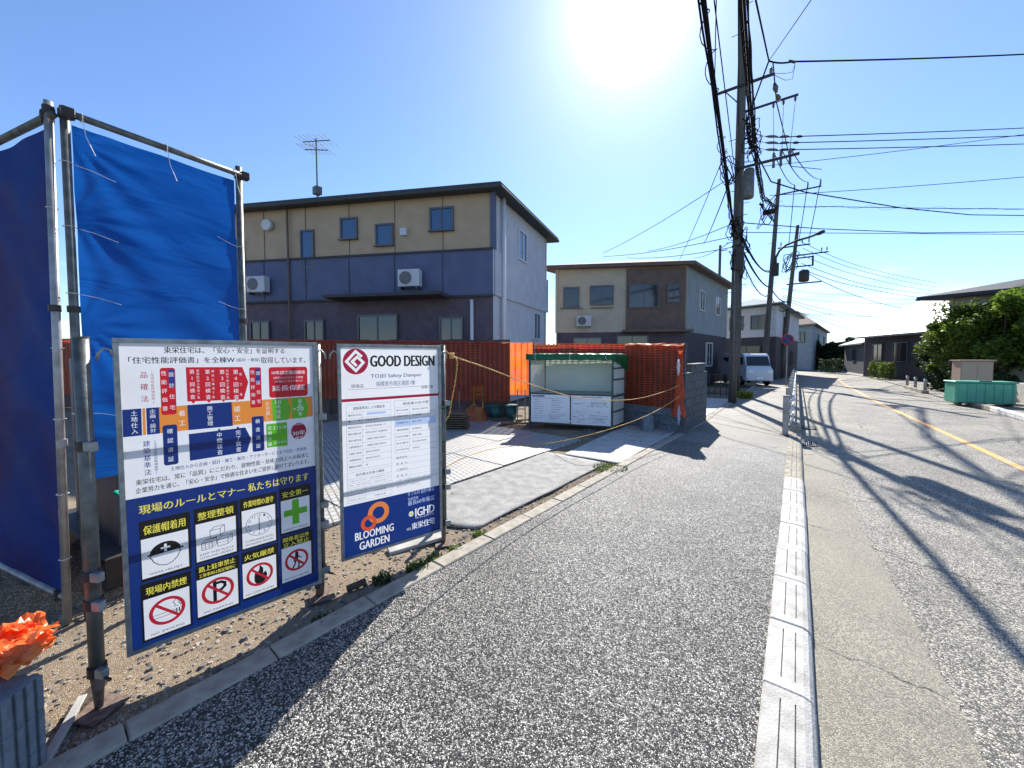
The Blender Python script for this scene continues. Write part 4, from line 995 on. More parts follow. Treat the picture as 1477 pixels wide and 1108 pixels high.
tL = tarp(TA + dL * 2.35, TA + dL * .035, .17, TH - .12, M['tarp_shade'], 'blue tarp coloured dark as in shade, with dull purple blotches, at the left edge', .02, 4.0, n=(90, 110))
# ties
def tie(c, d, L_, label_obj, z, r_=.0225, tail=.22, droop=-.05):
    m = MB(); pts = []
    for k in range(13): a_ = 2 * math.pi * k / 12; pts.append(c + Vector((math.cos(a_) * (r_ + .005), math.sin(a_) * (r_ + .005), z)))
    m.tube(pts, .0022, 5)
    m.tube([c + d * r_ + Vector((0, 0, z)), c + d * (tail * .5) + Vector((0, 0, z + droop * .3)), c + d * tail + Vector((0, 0, z + droop))], .0022, 5)
    return m
ties = thing('tarp_ties', 'white cord ties lashing the blue tarps to the pipes', 'cord', tuple(TB))
for z in (2.92, 2.52, 2.10, 1.33): tie(TB + nrm * .0, (dR + nrm * .15).normalized(), .1, None, z).build('tie', M['white_paint'], ties)
for z in (2.62, 2.10): tie(TC, (-dR + nrm * .25).normalized(), .1, None, z, tail=.19, droop=.04).build('tie', M['white_paint'], ties)
for z in (2.62, 1.75, 1.30, .82, .40): tie(TA + LEAN * (z / TH), (dL + nrm * .1).normalized(), .1, None, z, tail=.05).build('tie', M['white_paint'], ties)
for f_ in (.07, .5, .95):
    q = TB.lerp(TC, f_) + nrm * .05; m = MB(); pts = [q + Vector((math.cos(a_) * 0, 0, TH - .03)) + nrm * (.027 * math.cos(a_)) + Vector((0, 0, .027 * math.sin(a_))) for a_ in [2 * math.pi * k / 10 for k in range(11)]]
    m.tube(pts, .003, 5); m.tube([q + nrm * .027 + Vector((0, 0, TH - .05)), q + nrm * .03 + dR * .01 + Vector((0, 0, TH - .15)), q + nrm * .02 + dR * .05 + Vector((0, 0, TH - .25))], .0025, 5)
    m.build('tie', M['white_paint'], ties)
# cabin added to block sun behind the left tarp, also the grey body below
cabM = pm('grey_plastic_cabin', (.22, .23, .22), (.17, .175, .17), scale=4, rough=.5)
cc_ = TA + dL * 1.0 + dR * .72
cab = thing('shading_cabin', 'grey plastic cabin added to shade the left tarp, mostly hidden behind the blue tarps', 'cabin', tuple(cc_), 0)
ang = math.atan2(dR.y, dR.x)
MB().box((cc_.x, cc_.y, .95), (.45, 1.3, 1.5), rz=ang).build('cabin_shell', cabM, cab, bevel=.03)
MB().box((cc_.x, cc_.y, .12), (.70, 1.6, .24), rz=ang).build('cabin_skid', M['iron'], cab, bevel=.01)
for z in (.45, .62): MB().box((cc_ + (-dL) * .76 + Vector((0, 0, z))), (.62, .02, .03), rz=ang).build('moulded_rib', M['steel'], cab)
hose = []
q0 = TB + dR * .35 + nrm * -.18
for k in range(40): a_ = k / 39; hose.append(q0 + dR * (.32 * math.sin(a_ * 9)) * .5 + nrm * (.1 * math.cos(a_ * 9)) + Vector((0, 0, .95 - .55 * a_ + .06 * math.sin(a_ * 14))))
tag(MB().tube(hose, .011, 8).build('green_hose', pm('green_hose', (.0, .30, .16), rough=.4), smooth=True), 'loose loop of green hose hanging behind the left sign post', 'hose')
# closing panel behind, dark tarp on the far side

# clutter on the earth behind the big sign
def heap(name, label, cat, c, rx, ry, h, mat, seed, n=26, group=None, rz=0, sharp=1.0):
    def f(u, v):
        a_ = u * 2 * math.pi; r_ = v
        x, y = rx * r_ * math.cos(a_), ry * r_ * math.sin(a_)
        k = (1 - r_ ** 2.2); nz = mn.noise(Vector((x * 9 * sharp, y * 9 * sharp, seed))) * .45 + mn.noise(Vector((x * 24 * sharp, y * 24 * sharp, seed + 3))) * .22
        s = 1 + .18 * mn.noise(Vector((math.cos(a_) * 2, math.sin(a_) * 2, seed)))
        return (c[0] + x * s, c[1] + y * s, c[2] + h * k * (1 + nz) + (h * .35 * abs(nz) if r_ < .98 else 0))
    m = MB(); m.grid(f, n * 2, n)
    return tag(m.build(name, mat), label, cat, group)
# ribbed grey blocks in the left corner with the crumpled orange sheet on them
bx = cp(-18, 1080, 1.52); bdir = campt(math.sin(R(36)), math.cos(R(36))).normalized()
def rib_block(c, L, H_, T, d, ribs, label, mat=M['ribblock'], parent=None, name='ribbed_block'):
    n = Vector((d.y, -d.x, 0)); m = MB(); ang_ = math.atan2(d.y, d.x)
    m.box((c[0], c[1], c[2] + H_ / 2), (L, T - .02, H_), rz=ang_)
    for k in range(ribs):
        q = Vector(c) + d * (L * ((k + .5) / ribs - .5)) + n * (T / 2 - .01); m.box((q.x, q.y, c[2] + H_ / 2), (L / ribs * .62, .02, H_ - .004), rz=ang_)
        q = Vector(c) + d * (L * ((k + .5) / ribs - .5)) - n * (T / 2 - .01); m.box((q.x, q.y, c[2] + H_ / 2), (L / ribs * .62, .02, H_ - .004), rz=ang_)
    for k in range(4):
        q = Vector(c) + d * (L / 2 + .004) + n * (T * ((k + .5) / 4 - .5)); m.box((q.x, q.y, c[2] + H_ / 2), (.016, T / 4 * .62, H_ - .004), rz=ang_)
    return m.build(name, mat, parent, bevel=.003)
bn = cg(4, 1.36); ax_ = campt(1, .12).normalized()
for k in range(3):
    for j in range(1):
        c_ = cg(2, 1.47) - ax_ * (.195) + Vector((0, 0, -.06 + k * .148))
        o = rib_block(c_, .39, .15, .15, ax_, 9, ''); tag(o, ['bottom ribbed grey block of the stack in the left corner', 'middle ribbed grey block of the stack in the left corner', 'top ribbed grey block of the stack under the orange sheet'][k], 'block', 'ribbed blocks stacked in the left corner')
cs = cg(34, 1.62) - ax_ * .25
M['sheetheap'] = M['plastic_orange']
def crumple(name, label, cat, c, rx, ry, h, mat, seed, sheets=16):
    r_ = random.Random(seed); m = MB()
    for k in range(sheets):
        a_ = r_.random() * 6.28; o_ = Vector((rx * .6 * r_.uniform(-1, 1), ry * .6 * r_.uniform(-1, 1), h * r_.uniform(.1, .65))); L_ = r_.uniform(.12, .26); w_ = r_.uniform(.06, .13)
        d_ = Vector((math.cos(a_), math.sin(a_), r_.uniform(-.5, .25))); e_ = Vector((-d_.y, d_.x, r_.uniform(-.5, .9)))
        def f(u, v):
            q = Vector(c) + o_ + d_ * (u - .5) * L_ + e_ * (v - .5) * w_
            n_ = mn.noise_vector(q * 22 + Vector((k * 3.1, 0, 0))) * .022 + mn.noise_vector(q * 60) * .007
            z_ = abs(((u * 3 + v * 1.5 + k * .37) % 1) - .5) * .035
            q = q + n_ + Vector((0, 0, z_)); return (q.x, q.y, max(q.z, c[2]))
        m.grid(f, 14, 8)
    return tag(m.build(name, mat), label, cat)
cs = cg(18, 1.60) - ax_ * .13
crumple('orange_sheet', 'crumpled bright orange net sheet heaped on the ribbed blocks at the left edge', 'net', (cs.x, cs.y, .37), .23, .11, .12, M['plastic_orange'], 3, 22)
heap('earth_mound', 'mound of dark gravelly earth behind the left sign post', 'earth', tuple(cg(150, 3.1, -.05)), .55, .9, .22, M['dirt'], 8, n=20, sharp=.4)
# pieces of timber and pipe lying about
for k, (p0, p1, w, h_, mt, lab) in enumerate((
    (spot(60, 1108), spot(120, 1010), .035, .02, 'conc', 'thin pale batten leaning across the earth by the left post'),
    (spot(95, 1040), spot(150, 985), .05, .03, 'tree_trunk', 'dark timber offcut on the earth at the foot of the left post'),
    (spot(560, 795), spot(640, 775), .12, .03, 'conc', 'pale concrete slab piece lying under the permit sign'),
    (spot(500, 850), spot(528, 842), .05, .03, 'tree_trunk', 'small dark timber scrap under the permit sign'))):
    tag(MB().beam(p0 + Vector((0, 0, .0)), p1 + Vector((0, 0, .02)), w, h_).build(['batten', 'timber_offcut', 'slab_piece', 'timber_scrap'][k], M[mt], bevel=.003), lab, 'debris')

# ------------------------------------------------------------------ orange net wall, block wall
def cpt(px, D): return cg(px, D)
N5 = cpt(20, 13.2)
N0, N1, N2, N3, N4 = cpt(988, 8.5), cpt(903, 9.75), cpt(770, 10.6), cpt(735, 10.75), cpt(250, 12.3)
def net_sheet(p0, p1, z0, z1, mat, parent, name='net', cell=.058, w=.46, seed=0, wave=.05, label=None):
    """strips woven as one mesh: verticals and horizontals on a billowing surface"""
    d = p1 - p0; L = d.length; dn = d.normalized(); nn = Vector((-dn.y, dn.x, 0))
    if nn.dot(Vector((0, 0, 0)) - p0) < 0: nn = -nn
    z1f = z1 if callable(z1) else (lambda u: z1)
    def S(s, v):
        u = s / L; z = z0 + (z1f(u) - z0) * v
        off = wave * (mn.noise(Vector((s * 1.1, z * 1.3, seed))) + .4 * mn.noise(Vector((s * 4, z * 1, seed + 5)))) * math.sin(math.pi * min(1, max(.08, v)))
        zz = z + .012 * mn.noise(Vector((s * 3, z * 6, seed + 2)))
        p = p0 + dn * s + nn * (off + .04); return (p.x, p.y, zz)
    m = MB(); nx = int(L / (cell * 2.4)); nz = int((z1f(.5) - z0) / cell)
    for i in range(nx + 1):
        s = L * i / nx; hw = cell * .34
        vs_ = []
        for k in range(13): a_, b_ = S(max(0, s - hw), k / 12), S(min(L, s + hw), k / 12); vs_ += [a_, b_]
        m.add(vs_, [(2 * k, 2 * k + 1, 2 * k + 3, 2 * k + 2) for k in range(12)])
    seg = max(8, int(L / .12))
    for j in range(nz + 1):
        v = j / nz; hv = w / 2 / nz
        vs_ = []
        for k in range(seg + 1): vs_ += [S(L * k / seg, max(0, v - hv)), S(L * k / seg, min(1, v + hv))]
        m.add(vs_, [(2 * k, 2 * k + 2, 2 * k + 3, 2 * k + 1) for k in range(seg)])
    return m.build(name, mat, parent, label=label)
def wall_run(p0, p1, z0, z1, parent, mat, course=.19, unit=.39, T=.12, name='block', ribbed=False, top=None):
    d = p1 - p0; L = d.length; dn = d.normalized(); rz = math.atan2(dn.y, dn.x)
    nc = int(round((z1 - z0) / course)); cache = {}
    for c in range(nc):
        s = -unit / 2 if c % 2 else 0
        while s < L - .02:
            a_, b_ = max(0, s), min(L, s + unit); 
            if b_ - a_ > .05:
                key = round(b_ - a_, 2)
                q = p0 + dn * ((a_ + b_) / 2)
                if top is not None and (z0 + c * course + course * .5) > top((a_ + b_) / 2 / L): s += unit; continue
                if key not in cache:
                    mb = MB(); mb.box((0, 0, 0), (b_ - a_ - .010, T, course - .010))
                    if ribbed:
                        nr = max(2, int((b_ - a_) / .045))
                        for r_ in range(nr):
                            for sg in (-1, 1): mb.box(((b_ - a_ - .01) * ((r_ + .5) / nr - .5), sg * (T / 2 + .006), 0), ((b_ - a_) / nr * .6, .012, course - .012))
                    o = mb.build(name, mat, parent, local=True, bevel=0 if ribbed else .004); cache[key] = o
                else: o = inst(cache[key], name, parent)
                o.location = (MW[parent.name].inverted() @ Vector((q.x, q.y, z0 + (c + .5) * course))); o.rotation_euler = (0, 0, rz - 0)
            s += unit
    m = MB().beam(p0 + Vector((0, 0, z0 + nc * course / 2)) + dn * .01, p1 + Vector((0, 0, z0 + nc * course / 2)) - dn * .01, T - .03, (nc * course if top is None else 1.0) - .02)
    m.build('mortar', M['mortar'], parent)
# low ribbed wall under the net, next to the corner
lw = thing('ribbed_low_wall', 'low grey ribbed block wall below the orange net', 'wall', tuple(N0))
wall_run(N0, N1, -.06, .51, lw, M['ribblock'], name='ribbed_block', ribbed=True)
# grey block wall beside the sidewalk, stepped top
bwz = thing('block_wall', 'dark grey block wall ending the yard beside the sidewalk', 'wall', (-1.97, 8.7, 0))
W0, W1 = Vector((-2.0, 8.95, 0)), Vector((-1.96, 11.2, 0))
wall_run(W0, W1, -.02, 1.31, bwz, M['block'])
wall_run(Vector((-2.0, 9.55, 0)), Vector((-1.97, 11.0, 0)), 1.31, 1.50, bwz, M['block'])
MB().box((-1.985, 10.28, 1.515), (.16, 1.5, .02)).build('coping', M['conc'], bwz); MB().box((-2.0, 9.24, 1.325), (.15, .6, .02)).build('coping', M['conc'], bwz)
# hoarding boards behind the nets
hoard = thing('hoarding', 'dark board hoarding behind the orange net at the back of the yard', 'fence', tuple(N2))
M['board_dark'] = pm('weathered_board', (.12, .085, .075), (.09, .065, .06), scale=6, rough=.9, bump=.3, stretch=(1, 1, .2), var=.15)
def boards(p0, p1, z0, z1, off=.12):
    d = p1 - p0; L = d.length; dn = d.normalized(); nn = Vector((dn.y, -dn.x, 0)); 
    if nn.dot(p0) < 0: nn = -nn
    n = max(1, int(L / .6))
    for k in range(n):
        a_ = p0 + dn * (L * k / n + .001) + nn * off; b_ = p0 + dn * (L * (k + 1) / n - .001) + nn * off
        zt = z1 + rn.uniform(-.015, .015)
        MB().beam(Vector((a_.x, a_.y, (z0 + zt) / 2)), Vector((b_.x, b_.y, (z0 + zt) / 2)), .02, zt - z0).build('board', M['board_dark'], hoard)
boards(N0, N1 + (N1 - N0).normalized() * .2, -.05, 1.99, .09); boards(N1, N2, -.05, 2.03, .12); boards(N3, N4, -.05, 2.18, .14); boards(N4, N5, -.05, 2.3, .14)
nf = thing('net_fence', 'long orange safety net fence round the back of the yard', 'fence', tuple(N1))
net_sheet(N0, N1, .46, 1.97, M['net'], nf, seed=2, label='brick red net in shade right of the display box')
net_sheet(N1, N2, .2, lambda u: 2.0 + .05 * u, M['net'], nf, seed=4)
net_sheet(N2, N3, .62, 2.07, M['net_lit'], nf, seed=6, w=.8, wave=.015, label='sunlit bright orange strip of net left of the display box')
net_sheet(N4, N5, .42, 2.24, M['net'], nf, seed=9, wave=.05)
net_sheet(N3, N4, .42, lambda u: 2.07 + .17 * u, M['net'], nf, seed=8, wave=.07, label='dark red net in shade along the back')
# folded net along the top, catches the sun
def fold(p0, p1, z0, z1, name, mat):
    d = (p1 - p0); L = d.length; dn = d.normalized(); nn = Vector((dn.y, -dn.x, 0))
    def f(u, v):
        s = L * u; w = .16 * (v - .4) + .02 * mn.noise(Vector((s * 6, v * 3, 1))); z = z0 + (z1 - z0) * u + .03 - .05 * abs(v - .5) * 2 + .028 * mn.noise(Vector((s * 5, v * 2, 8)))
        q = p0 + dn * s - nn * w; return (q.x, q.y, z)
    m = MB(); m.grid(f, int(L * 16), 4); return m.build(name, mat, nf, label='net folded over the top rail, lit by the sun')
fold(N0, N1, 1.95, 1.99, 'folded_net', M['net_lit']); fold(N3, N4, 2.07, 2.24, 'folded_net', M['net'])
for q_, zt in ((N0, 2.0), (N1, 2.0), (N2, 2.08), (N3, 2.1), (N3.lerp(N4, .25), 2.14), (N3.lerp(N4, .5), 2.18), (N3.lerp(N4, .75), 2.22), (N4, 2.26)):
    MB().tube([(q_.x, q_.y, -.05), (q_.x, q_.y, zt)], .024, 10).build('fence_post', M['steel'], nf, smooth=True)
# loose net corner gathered at the wall end, with a white plastic bag scrap
gN = cpt(981, 8.36)
def gath(u, v):
    a_ = u * 2 * math.pi; z = .42 + 1.40 * v; r_ = .05 + .09 * (1 - v) ** 2 + .03 * mn.noise(Vector((math.cos(a_) * 3, math.sin(a_) * 3, z * 5)))
    return (gN.x + r_ * math.cos(a_), gN.y + r_ * math.sin(a_), z - .05 * (1 - v) * abs(math.sin(a_ * 3)))
m = MB(); m.grid(gath, 36, 26); tag(m.build('gathered_net', M['net']), 'bunched end of the orange net hanging at the corner of the block wall', 'net')
def bag(u, v):
    a_ = u * 2 * math.pi; z = 1.38 - .34 * v; r_ = .024 * math.sin(math.pi * (v * .9 + .08)) ** .5 * (1 + .9 * mn.noise(Vector((math.cos(a_) * 3, math.sin(a_) * 3, z * 22))))
    g_ = cpt(979, 8.15); return (g_.x + r_ * math.cos(a_), g_.y + r_ * math.sin(a_), z + .25)
m = MB(); m.grid(bag, 24, 16); tag(m.build('plastic_bag', pm('white_plastic_film', (.8, .8, .85), rough=.25, trans=.4)), 'scrap of white plastic tied near the top of the gathered net', 'bag')
def bag2(u, v):
    p = bag(u, v); return (p[0] + .03, p[1] - .02, p[2] - .98 - .08 * v)
m = MB(); m.grid(bag2, 24, 16); tag(m.build('plastic_scrap', pm('pale_plastic_film', (.55, .55, .7), rough=.25, trans=.4)), 'pale plastic scrap caught at the foot of the gathered net', 'bag')

# ------------------------------------------------------------------ display box with green cover
BL_, BR_ = cpt(764, 9.35), cpt(884, 8.75)
bd = (BR_ - BL_); bL = bd.length; bd.normalize(); bb = campt(.50, .70).normalized() * .75
box = thing('display_box', 'open white-lined display box with a green cover and two notice boards on its front', 'notice box', (BL_.x, BL_.y, 0))
zT = 1.72
M['slate'] = pm('dark_slate_steel', (.07, .085, .095), (.05, .06, .065), scale=9, rough=.5, metal=.2)
M['white_sheet'] = pm('milky_panel', (.72, .78, .71), (.66, .72, .66), scale=3, rough=.45, trans=.2)
C4 = [BL_, BR_, BR_ + bb, BL_ + bb]
for q_ in C4: MB().box((q_.x, q_.y, zT / 2 - .02), (.045, .045, zT + .04), rz=math.atan2(bd.y, bd.x)).build('corner_post', M['slate'], box, bevel=.003)
def bar(p, q, z, w=.03, h=.04, mat='slate', name='cross_bar'): MB().beam(p + Vector((0, 0, z)), q + Vector((0, 0, z)), w, h).build(name, M[mat], box)
for z in (.09, .80, 1.69): bar(BL_ + bd * .025, BR_ - bd * .025, z)
for z in (.85, 1.69): bar(C4[3] + bd * .025, C4[2] - bd * .025, z, h=.05)
for p_, q_ in ((C4[1] + bd * .022, C4[2] + bd * .022),):
    for z in (.42, .78, 1.16, 1.42, 1.69): bar(p_, q_, z, h=.03 if z not in (.78,) else .045)
def pane(p, q, z0, z1, mat, name): MB().add([(p.x, p.y, z0), (q.x, q.y, z0), (q.x, q.y, z1), (p.x, p.y, z1)], [(0, 1, 2, 3)]).build(name, M[mat], box)
pane(C4[3] - bb * .06 + bd * .03, C4[2] - bb * .06 - bd * .03, .12, 1.68, 'white_sheet', 'back_panel')
pane(C4[1] + bd * .012 + bb * .04, C4[2] + bd * .012 - bb * .04, .1, 1.68, 'white_sheet', 'side_panel')
pane(C4[0] + bb * .04, C4[3] - bb * .04, .1, 1.68, 'white_sheet', 'side_panel')
MB().beam(BL_ + bb * .5 + bd * .02 + Vector((0, 0, .82)), BR_ + bb * .5 - bd * .02 + Vector((0, 0, .82)), .70, .02).build('shelf', M['conc'], box)
def cover(u, v):
    s = -.08 + (bL + .16) * u; t = -.10 + (1.28) * v; drop = 0
    e = min(s + .08, bL + .08 - s)
    if v < .12: drop = (.12 - v) / .12 * .15; t = -.10 + .0 * v
    if u > .94: drop = max(drop, (u - .94) / .06 * .42 * (.35 + .65 * v)); s = bL + .05
    if u < .06: drop = max(drop, (.06 - u) / .06 * .15); s = -.05
    q = BL_ + bd * s + bb * t
    n = mn.noise(Vector((s * 5, t * 3, 2))); n2 = mn.noise(Vector((s * 14, t * 4 + drop * 12, 5)))
    off = .03 * n2 if drop > 0 else 0
    q = q - bb.normalized() * off * (1 if v < .12 else 0) + bd * off * (1 if u > .94 else 0)
    return (q.x, q.y, zT + .035 + .02 * n + .012 * n2 - drop)
m = MB(); m.grid(cover, 70, 36); o = m.build('green_cover', M['green_tarp'], box, smooth=True)
for k, s in enumerate((.10, .52, .94)):
    q = BL_ + bd * (bL * s) - bb * .13; MB().tube([q + Vector((0, 0, 1.80)), q - bb * .02 + Vector((0, 0, 1.66)), q + bd * .05 - bb * .02 + Vector((0, 0, 1.56))], .005, 5).build('cover_cord', M['white_paint'], box)
# two printed boards on the front
def notice(u0, u1, zb, zt, kind, label):
    t = box; p = BL_ + bd * (bL * u0) - bb.normalized() * .0; q = BL_ + bd * (bL * u1)
    n = Vector((bd.y, -bd.x, 0)); n = n if n.dot(-p) > 0 else -n
    p = p + n * .03; q = q + n * .03; w = (q - p).length; h = zt - zb
    F = Matrix(((bd.x, 0, n.x, p.x), (bd.y, 0, n.y, p.y), (0, 1, 0, zb), (0, 0, 0, 1)))
    m = MB(); m.box((w / 2, h / 2, -.002), (w, h, .004)); m.v = [tuple(F @ Vector(v)) for v in m.v]
    bo_ = m.build('notice_board', M['white_board'], box, label=label)
    g = Print('n')
    if kind == 0:
        g.rr(.03, h - .055, .33, h - .02, 'p_navytext', 2); g.put('建設現場のお知らせ', .04, .32, h - .037, .022, 'p_white', 3)
        g.put('近隣の皆様には工事期間中ご迷惑をおかけいたします', .03, w - .1, h - .085, .018, 'p_black', 3)
        TX = ['作業時間について', '午前八時から午後六時まで', '騒音振動に注意します', '現場を清掃します', '車両の通行に注意', '安全第一で作業します', '火気の取扱いに注意', '日曜祝日は休工', '建築工事のお願い', 'ご協力をお願いします']
        for c_ in range(2):
            for k in range(9 if c_ == 0 else 6):
                s = TX[(k * 3 + c_ * 2) % 10]; g.put(s, .06 + c_ * .44, .06 + c_ * .44 + len(s) * .026, h - .13 - k * .055, .020, 'p_black' if k % 3 else 'p_navytext', 3)
        for k in range(4): s = TX[(k * 3 + 1) % 10]; g.put(s, .45, .45 + min(.42, .034 * len(s)), .16 - k * .032 + .03, .018, 'p_dred', 3)
        g.stroke([(.43, .03), (w - .04, .03), (w - .04, .225), (.43, .225)], .002, 'p_dred', 3, True)
    else:
        g.put('建築計画のお知らせ看板', .25, w - .2, h - .035, .028, 'p_black', 3, .02)
        T_ = .003
        for y_ in (h - .07, .33, .27, .14, .10, .04): g.rr(.03, y_, w - .03, y_ + T_, 'p_grey', 2)
        for x_ in (.03, .30, w - .03): g.rr(x_, .04, x_ + T_, h - .07, 'p_grey', 3)
        g.rr(.17, .10, .173, .27, 'p_grey', 3)
        for s, x_, y_, ww in (('建築物の名称', .06, h - .19, .2), ('用 途', .12, .30, .1), ('建築主', .05, .18, .09), ('住 所', .2, .22, .08), ('氏 名', .2, .12, .08), ('工 期', .12, .07, .1),
                              ('相模原市南区磯部', .45, h - .16, .38), ('新築工事 一号棟', .45, h - .20, .36), ('木造二階建て 専用住宅 一戸建て', .36, h - .245, .58), ('住宅', .6, .30, .08), ('東京都西東京市芝久保町', .43, .22, .42), ('株式会社 東栄住宅', .40, .165, .48), ('代表取締役', .55, .125, .2), ('完了予定', .5, .07, .3)):
            g.put(s, x_, min(x_ + ww, w - .04), y_, .022, 'p_black', 3, .02)
    mats = []; o = MB()
    for mi, (mat, mb) in enumerate(g.parts.items()):
        mats.append(M[mat]); o.add([tuple(F @ (Vector(v) + Vector((0, 0, .0006)))) for v in mb.v], mb.f, mi)
    inv = MW[box.name].inverted(); 
    pr = o.build('printing', mats, bo_)
    MW[pr.name] = MW[box.name]
notice(.025, .505, .11, .78, 0, 'left notice board with short text columns'); notice(.52, .985, .10, .78, 1, 'right notice board with a ruled table')

# ------------------------------------------------------------------ things lying at the back of the yard
def crate_stack(px, D, label):
    c = cg(px, D); t = thing('yellow_crate', label, 'crate', (c.x, c.y, 0)); yl = pm('yellow_plastic', (.55, .40, .02), (.45, .30, .02), scale=5, rough=.5)
    rz = YAW
    MB().box((c.x, c.y, .52), (.55, .4, .04), rz=rz).build('crate_floor', yl, t)
    for z in (.60, .70, .80): 
        for sx, sy, lx, ly in ((0, -1, .55, .02), (0, 1, .55, .02), (-1, 0, .02, .4), (1, 0, .02, .4)):
            o_ = Matrix.Rotation(rz, 3, 'Z') @ Vector((sx * .275, sy * .2, 0)); MB().box((c.x + o_.x, c.y + o_.y, z), (lx, ly, .06), rz=rz).build('crate_slat', yl, t)
    for sx in (-1, 0, 1):
        for sy in (-1, 1): o_ = Matrix.Rotation(rz, 3, 'Z') @ Vector((sx * .26, sy * .2, 0)); MB().box((c.x + o_.x, c.y + o_.y, .44), (.04, .03, .86), rz=rz).build('crate_post', yl, t)
    return c
c = crate_stack(697, 11.2, 'yellow slatted crate stand with two cardboard boxes on it by the net')
M['card'] = pm('cardboard', (.30, .20, .11), (.24, .16, .09), scale=8, rough=.85)
for k, (dx, w, lab) in enumerate(((-.13, .30, 'wider cardboard box on the yellow crate'), (.15, .2, 'narrower cardboard box on the right of the yellow crate'))):
    q = c + Vector((cyw, syw, 0)) * dx; tag(MB().box((q.x, q.y, .99), (w, .28, .22), rz=YAW).build('cardboard_box', M['card'], bevel=.005), lab, 'box')
M['bucket'] = pm('dark_green_plastic', (.015, .10, .10), (.02, .08, .07), scale=6, rough=.45)
for k, (px, lab) in enumerate(((714, 'left of two dark green buckets by the net'), (737, 'right of two dark green buckets by the net'))):
    c = cg(px, 10.4); t = thing('bucket', lab, 'bucket', (c.x, c.y, -.03), 0, 'green buckets by the net')
    MB().tube([(c.x, c.y, -.03), (c.x, c.y, .36)], [.14, .18], 20, cap=True).build('bucket_body', M['bucket'], t, smooth=True)
    MB().tube([(c.x, c.y, .34), (c.x, c.y, .38)], [.195, .195], 20).build('bucket_rim', M['bucket'], t)
heap('orange_cloth', 'crumpled orange-brown cloth over a low box left of the buckets', 'cloth', tuple(cg(684, 10.3, -.02)), .38, .3, .34, pm('orange_brown_cloth', (.50, .12, .03), (.35, .09, .03), scale=8, rough=.7), 12)
c = cg(691, 10.1); tag(MB().box((c.x, c.y, .17), (.18, .2, .36), rz=.3).build('orange_box', pm('orange_box', (.42, .15, .04), rough=.7), bevel=.004), 'small orange-brown box standing left of the buckets', 'box')
timb = thing('timber_pile', 'pile of dark timber boards lying behind the right sign post', 'timber', tuple(cg(655, 8.9, 0)))
M['timber'] = pm('old_timber', (.16, .12, .07), (.10, .07, .045), scale=8, rough=.9, stretch=(1, 6, 1), var=.25)
td = Vector((cyw, syw, 0))
for k in range(8):
    for j in range(3):
        c = cg(652, 8.9 + j * .22) + td * rn.uniform(-.12, .1); 
        MB().beam(c - td * .65 + Vector((0, 0, .0 + k * .052)), c + td * (.32 + rn.uniform(-.05, .06)) + Vector((0, 0, .0 + k * .052)), .16, .03).build('plank', M['timber'], timb, bevel=.003)
c = cg(752, 10.0); t = thing('steel_trestle', 'thin grey steel trestle between the buckets and the display box', 'trestle', (c.x, c.y, 0))
for dx in (-.1, .1): MB().tube([c + td * dx + Vector((0, 0, -.03)), c + td * dx + Vector((0, 0, .82))], .014, 8).build('leg', M['steel_light'], t)
MB().tube([c - td * .1 + Vector((0, 0, .32)), c + td * .1 + Vector((0, 0, .32))], .013, 8).build('cross_bar', M['steel_light'], t)
for k, (a_, b_) in enumerate(((spot(663, 596, .1), spot(678, 577, .45)),)): tag(MB().tube([a_, cp(662, 565, 10.2)], .012, 6).build('broom_handle', M['conc']), 'pale pole leaning over the orange-brown cloth', 'pole')
c = cpt(935, 8.75); tag(MB().box((c.x, c.y, .16), (.24, .2, .40), rz=YAW).build('grey_box', M['ribblock'], bevel=.02), 'dark grey plastic box against the low ribbed wall', 'box')
for k, (px, py, L_) in enumerate(((725, 602, 1.0), (735, 608, .9), (712, 606, .7), (745, 613, .8))):
    q = spot(px, py); tag(MB().beam(q - td * L_ / 2 + Vector((0, 0, .03)), q + td * L_ / 2 + Vector((0, .1, .03)), .05, .035).build('batten', M['timber']), ['longest batten on the track panels in front of the buckets', 'second batten from the buckets on the track panels', 'short batten at the left of the sunlit patch', 'nearest batten on the sunlit track panels'][k], 'timber', 'battens lying on the track panels')

# ------------------------------------------------------------------ rope
M['rope_y'] = pm('yellow_rope', (.75, .50, .12), rough=.6); M['rope_o'] = pm('tiger_rope_dark_strand', (.42, .17, .03), rough=.6)
def rope(pts, label, r=.0058, pitch=.05, step=.012):
    P_ = [Vector(p) for p in pts]
    def cat(t):
        n = len(P_) - 1; i = min(int(t * n), n - 1); f = t * n - i
        p0, p1, p2, p3 = P_[max(i - 1, 0)], P_[i], P_[i + 1], P_[min(i + 2, n)]
        return .5 * ((2 * p1) + (p2 - p0) * f + (2 * p0 - 5 * p1 + 4 * p2 - p3) * f * f + (3 * p1 - p0 - 3 * p2 + p3) * f ** 3)
    L_ = sum((a_ - b_).length for a_, b_ in zip(P_, P_[1:])); n = int(L_ / step)
    C_ = [cat(k / n) for k in range(n + 1)]
    t = thing('rope', label, 'rope', tuple(P_[0]))
    acc = 0; F = []
    for k, c in enumerate(C_):
        tg = (C_[min(k + 1, n)] - C_[max(k - 1, 0)]).normalized(); s_ = tg.cross(Vector((.3, .2, .9))).normalized(); u_ = tg.cross(s_)
        if k: acc += (c - C_[k - 1]).length
        F.append((c, s_, u_, acc))
    for j, mt in enumerate(('rope_y', 'rope_o', 'rope_y')):
        MB().tube([c + (s_ * math.cos(2 * math.pi * a_ / pitch + j * 2.094) + u_ * math.sin(2 * math.pi * a_ / pitch + j * 2.094)) * r * .6 for c, s_, u_, a_ in F], r * .62, 5).build('strand', M[mt], t, smooth=True)
kn = cp(652, 513, 3.56)
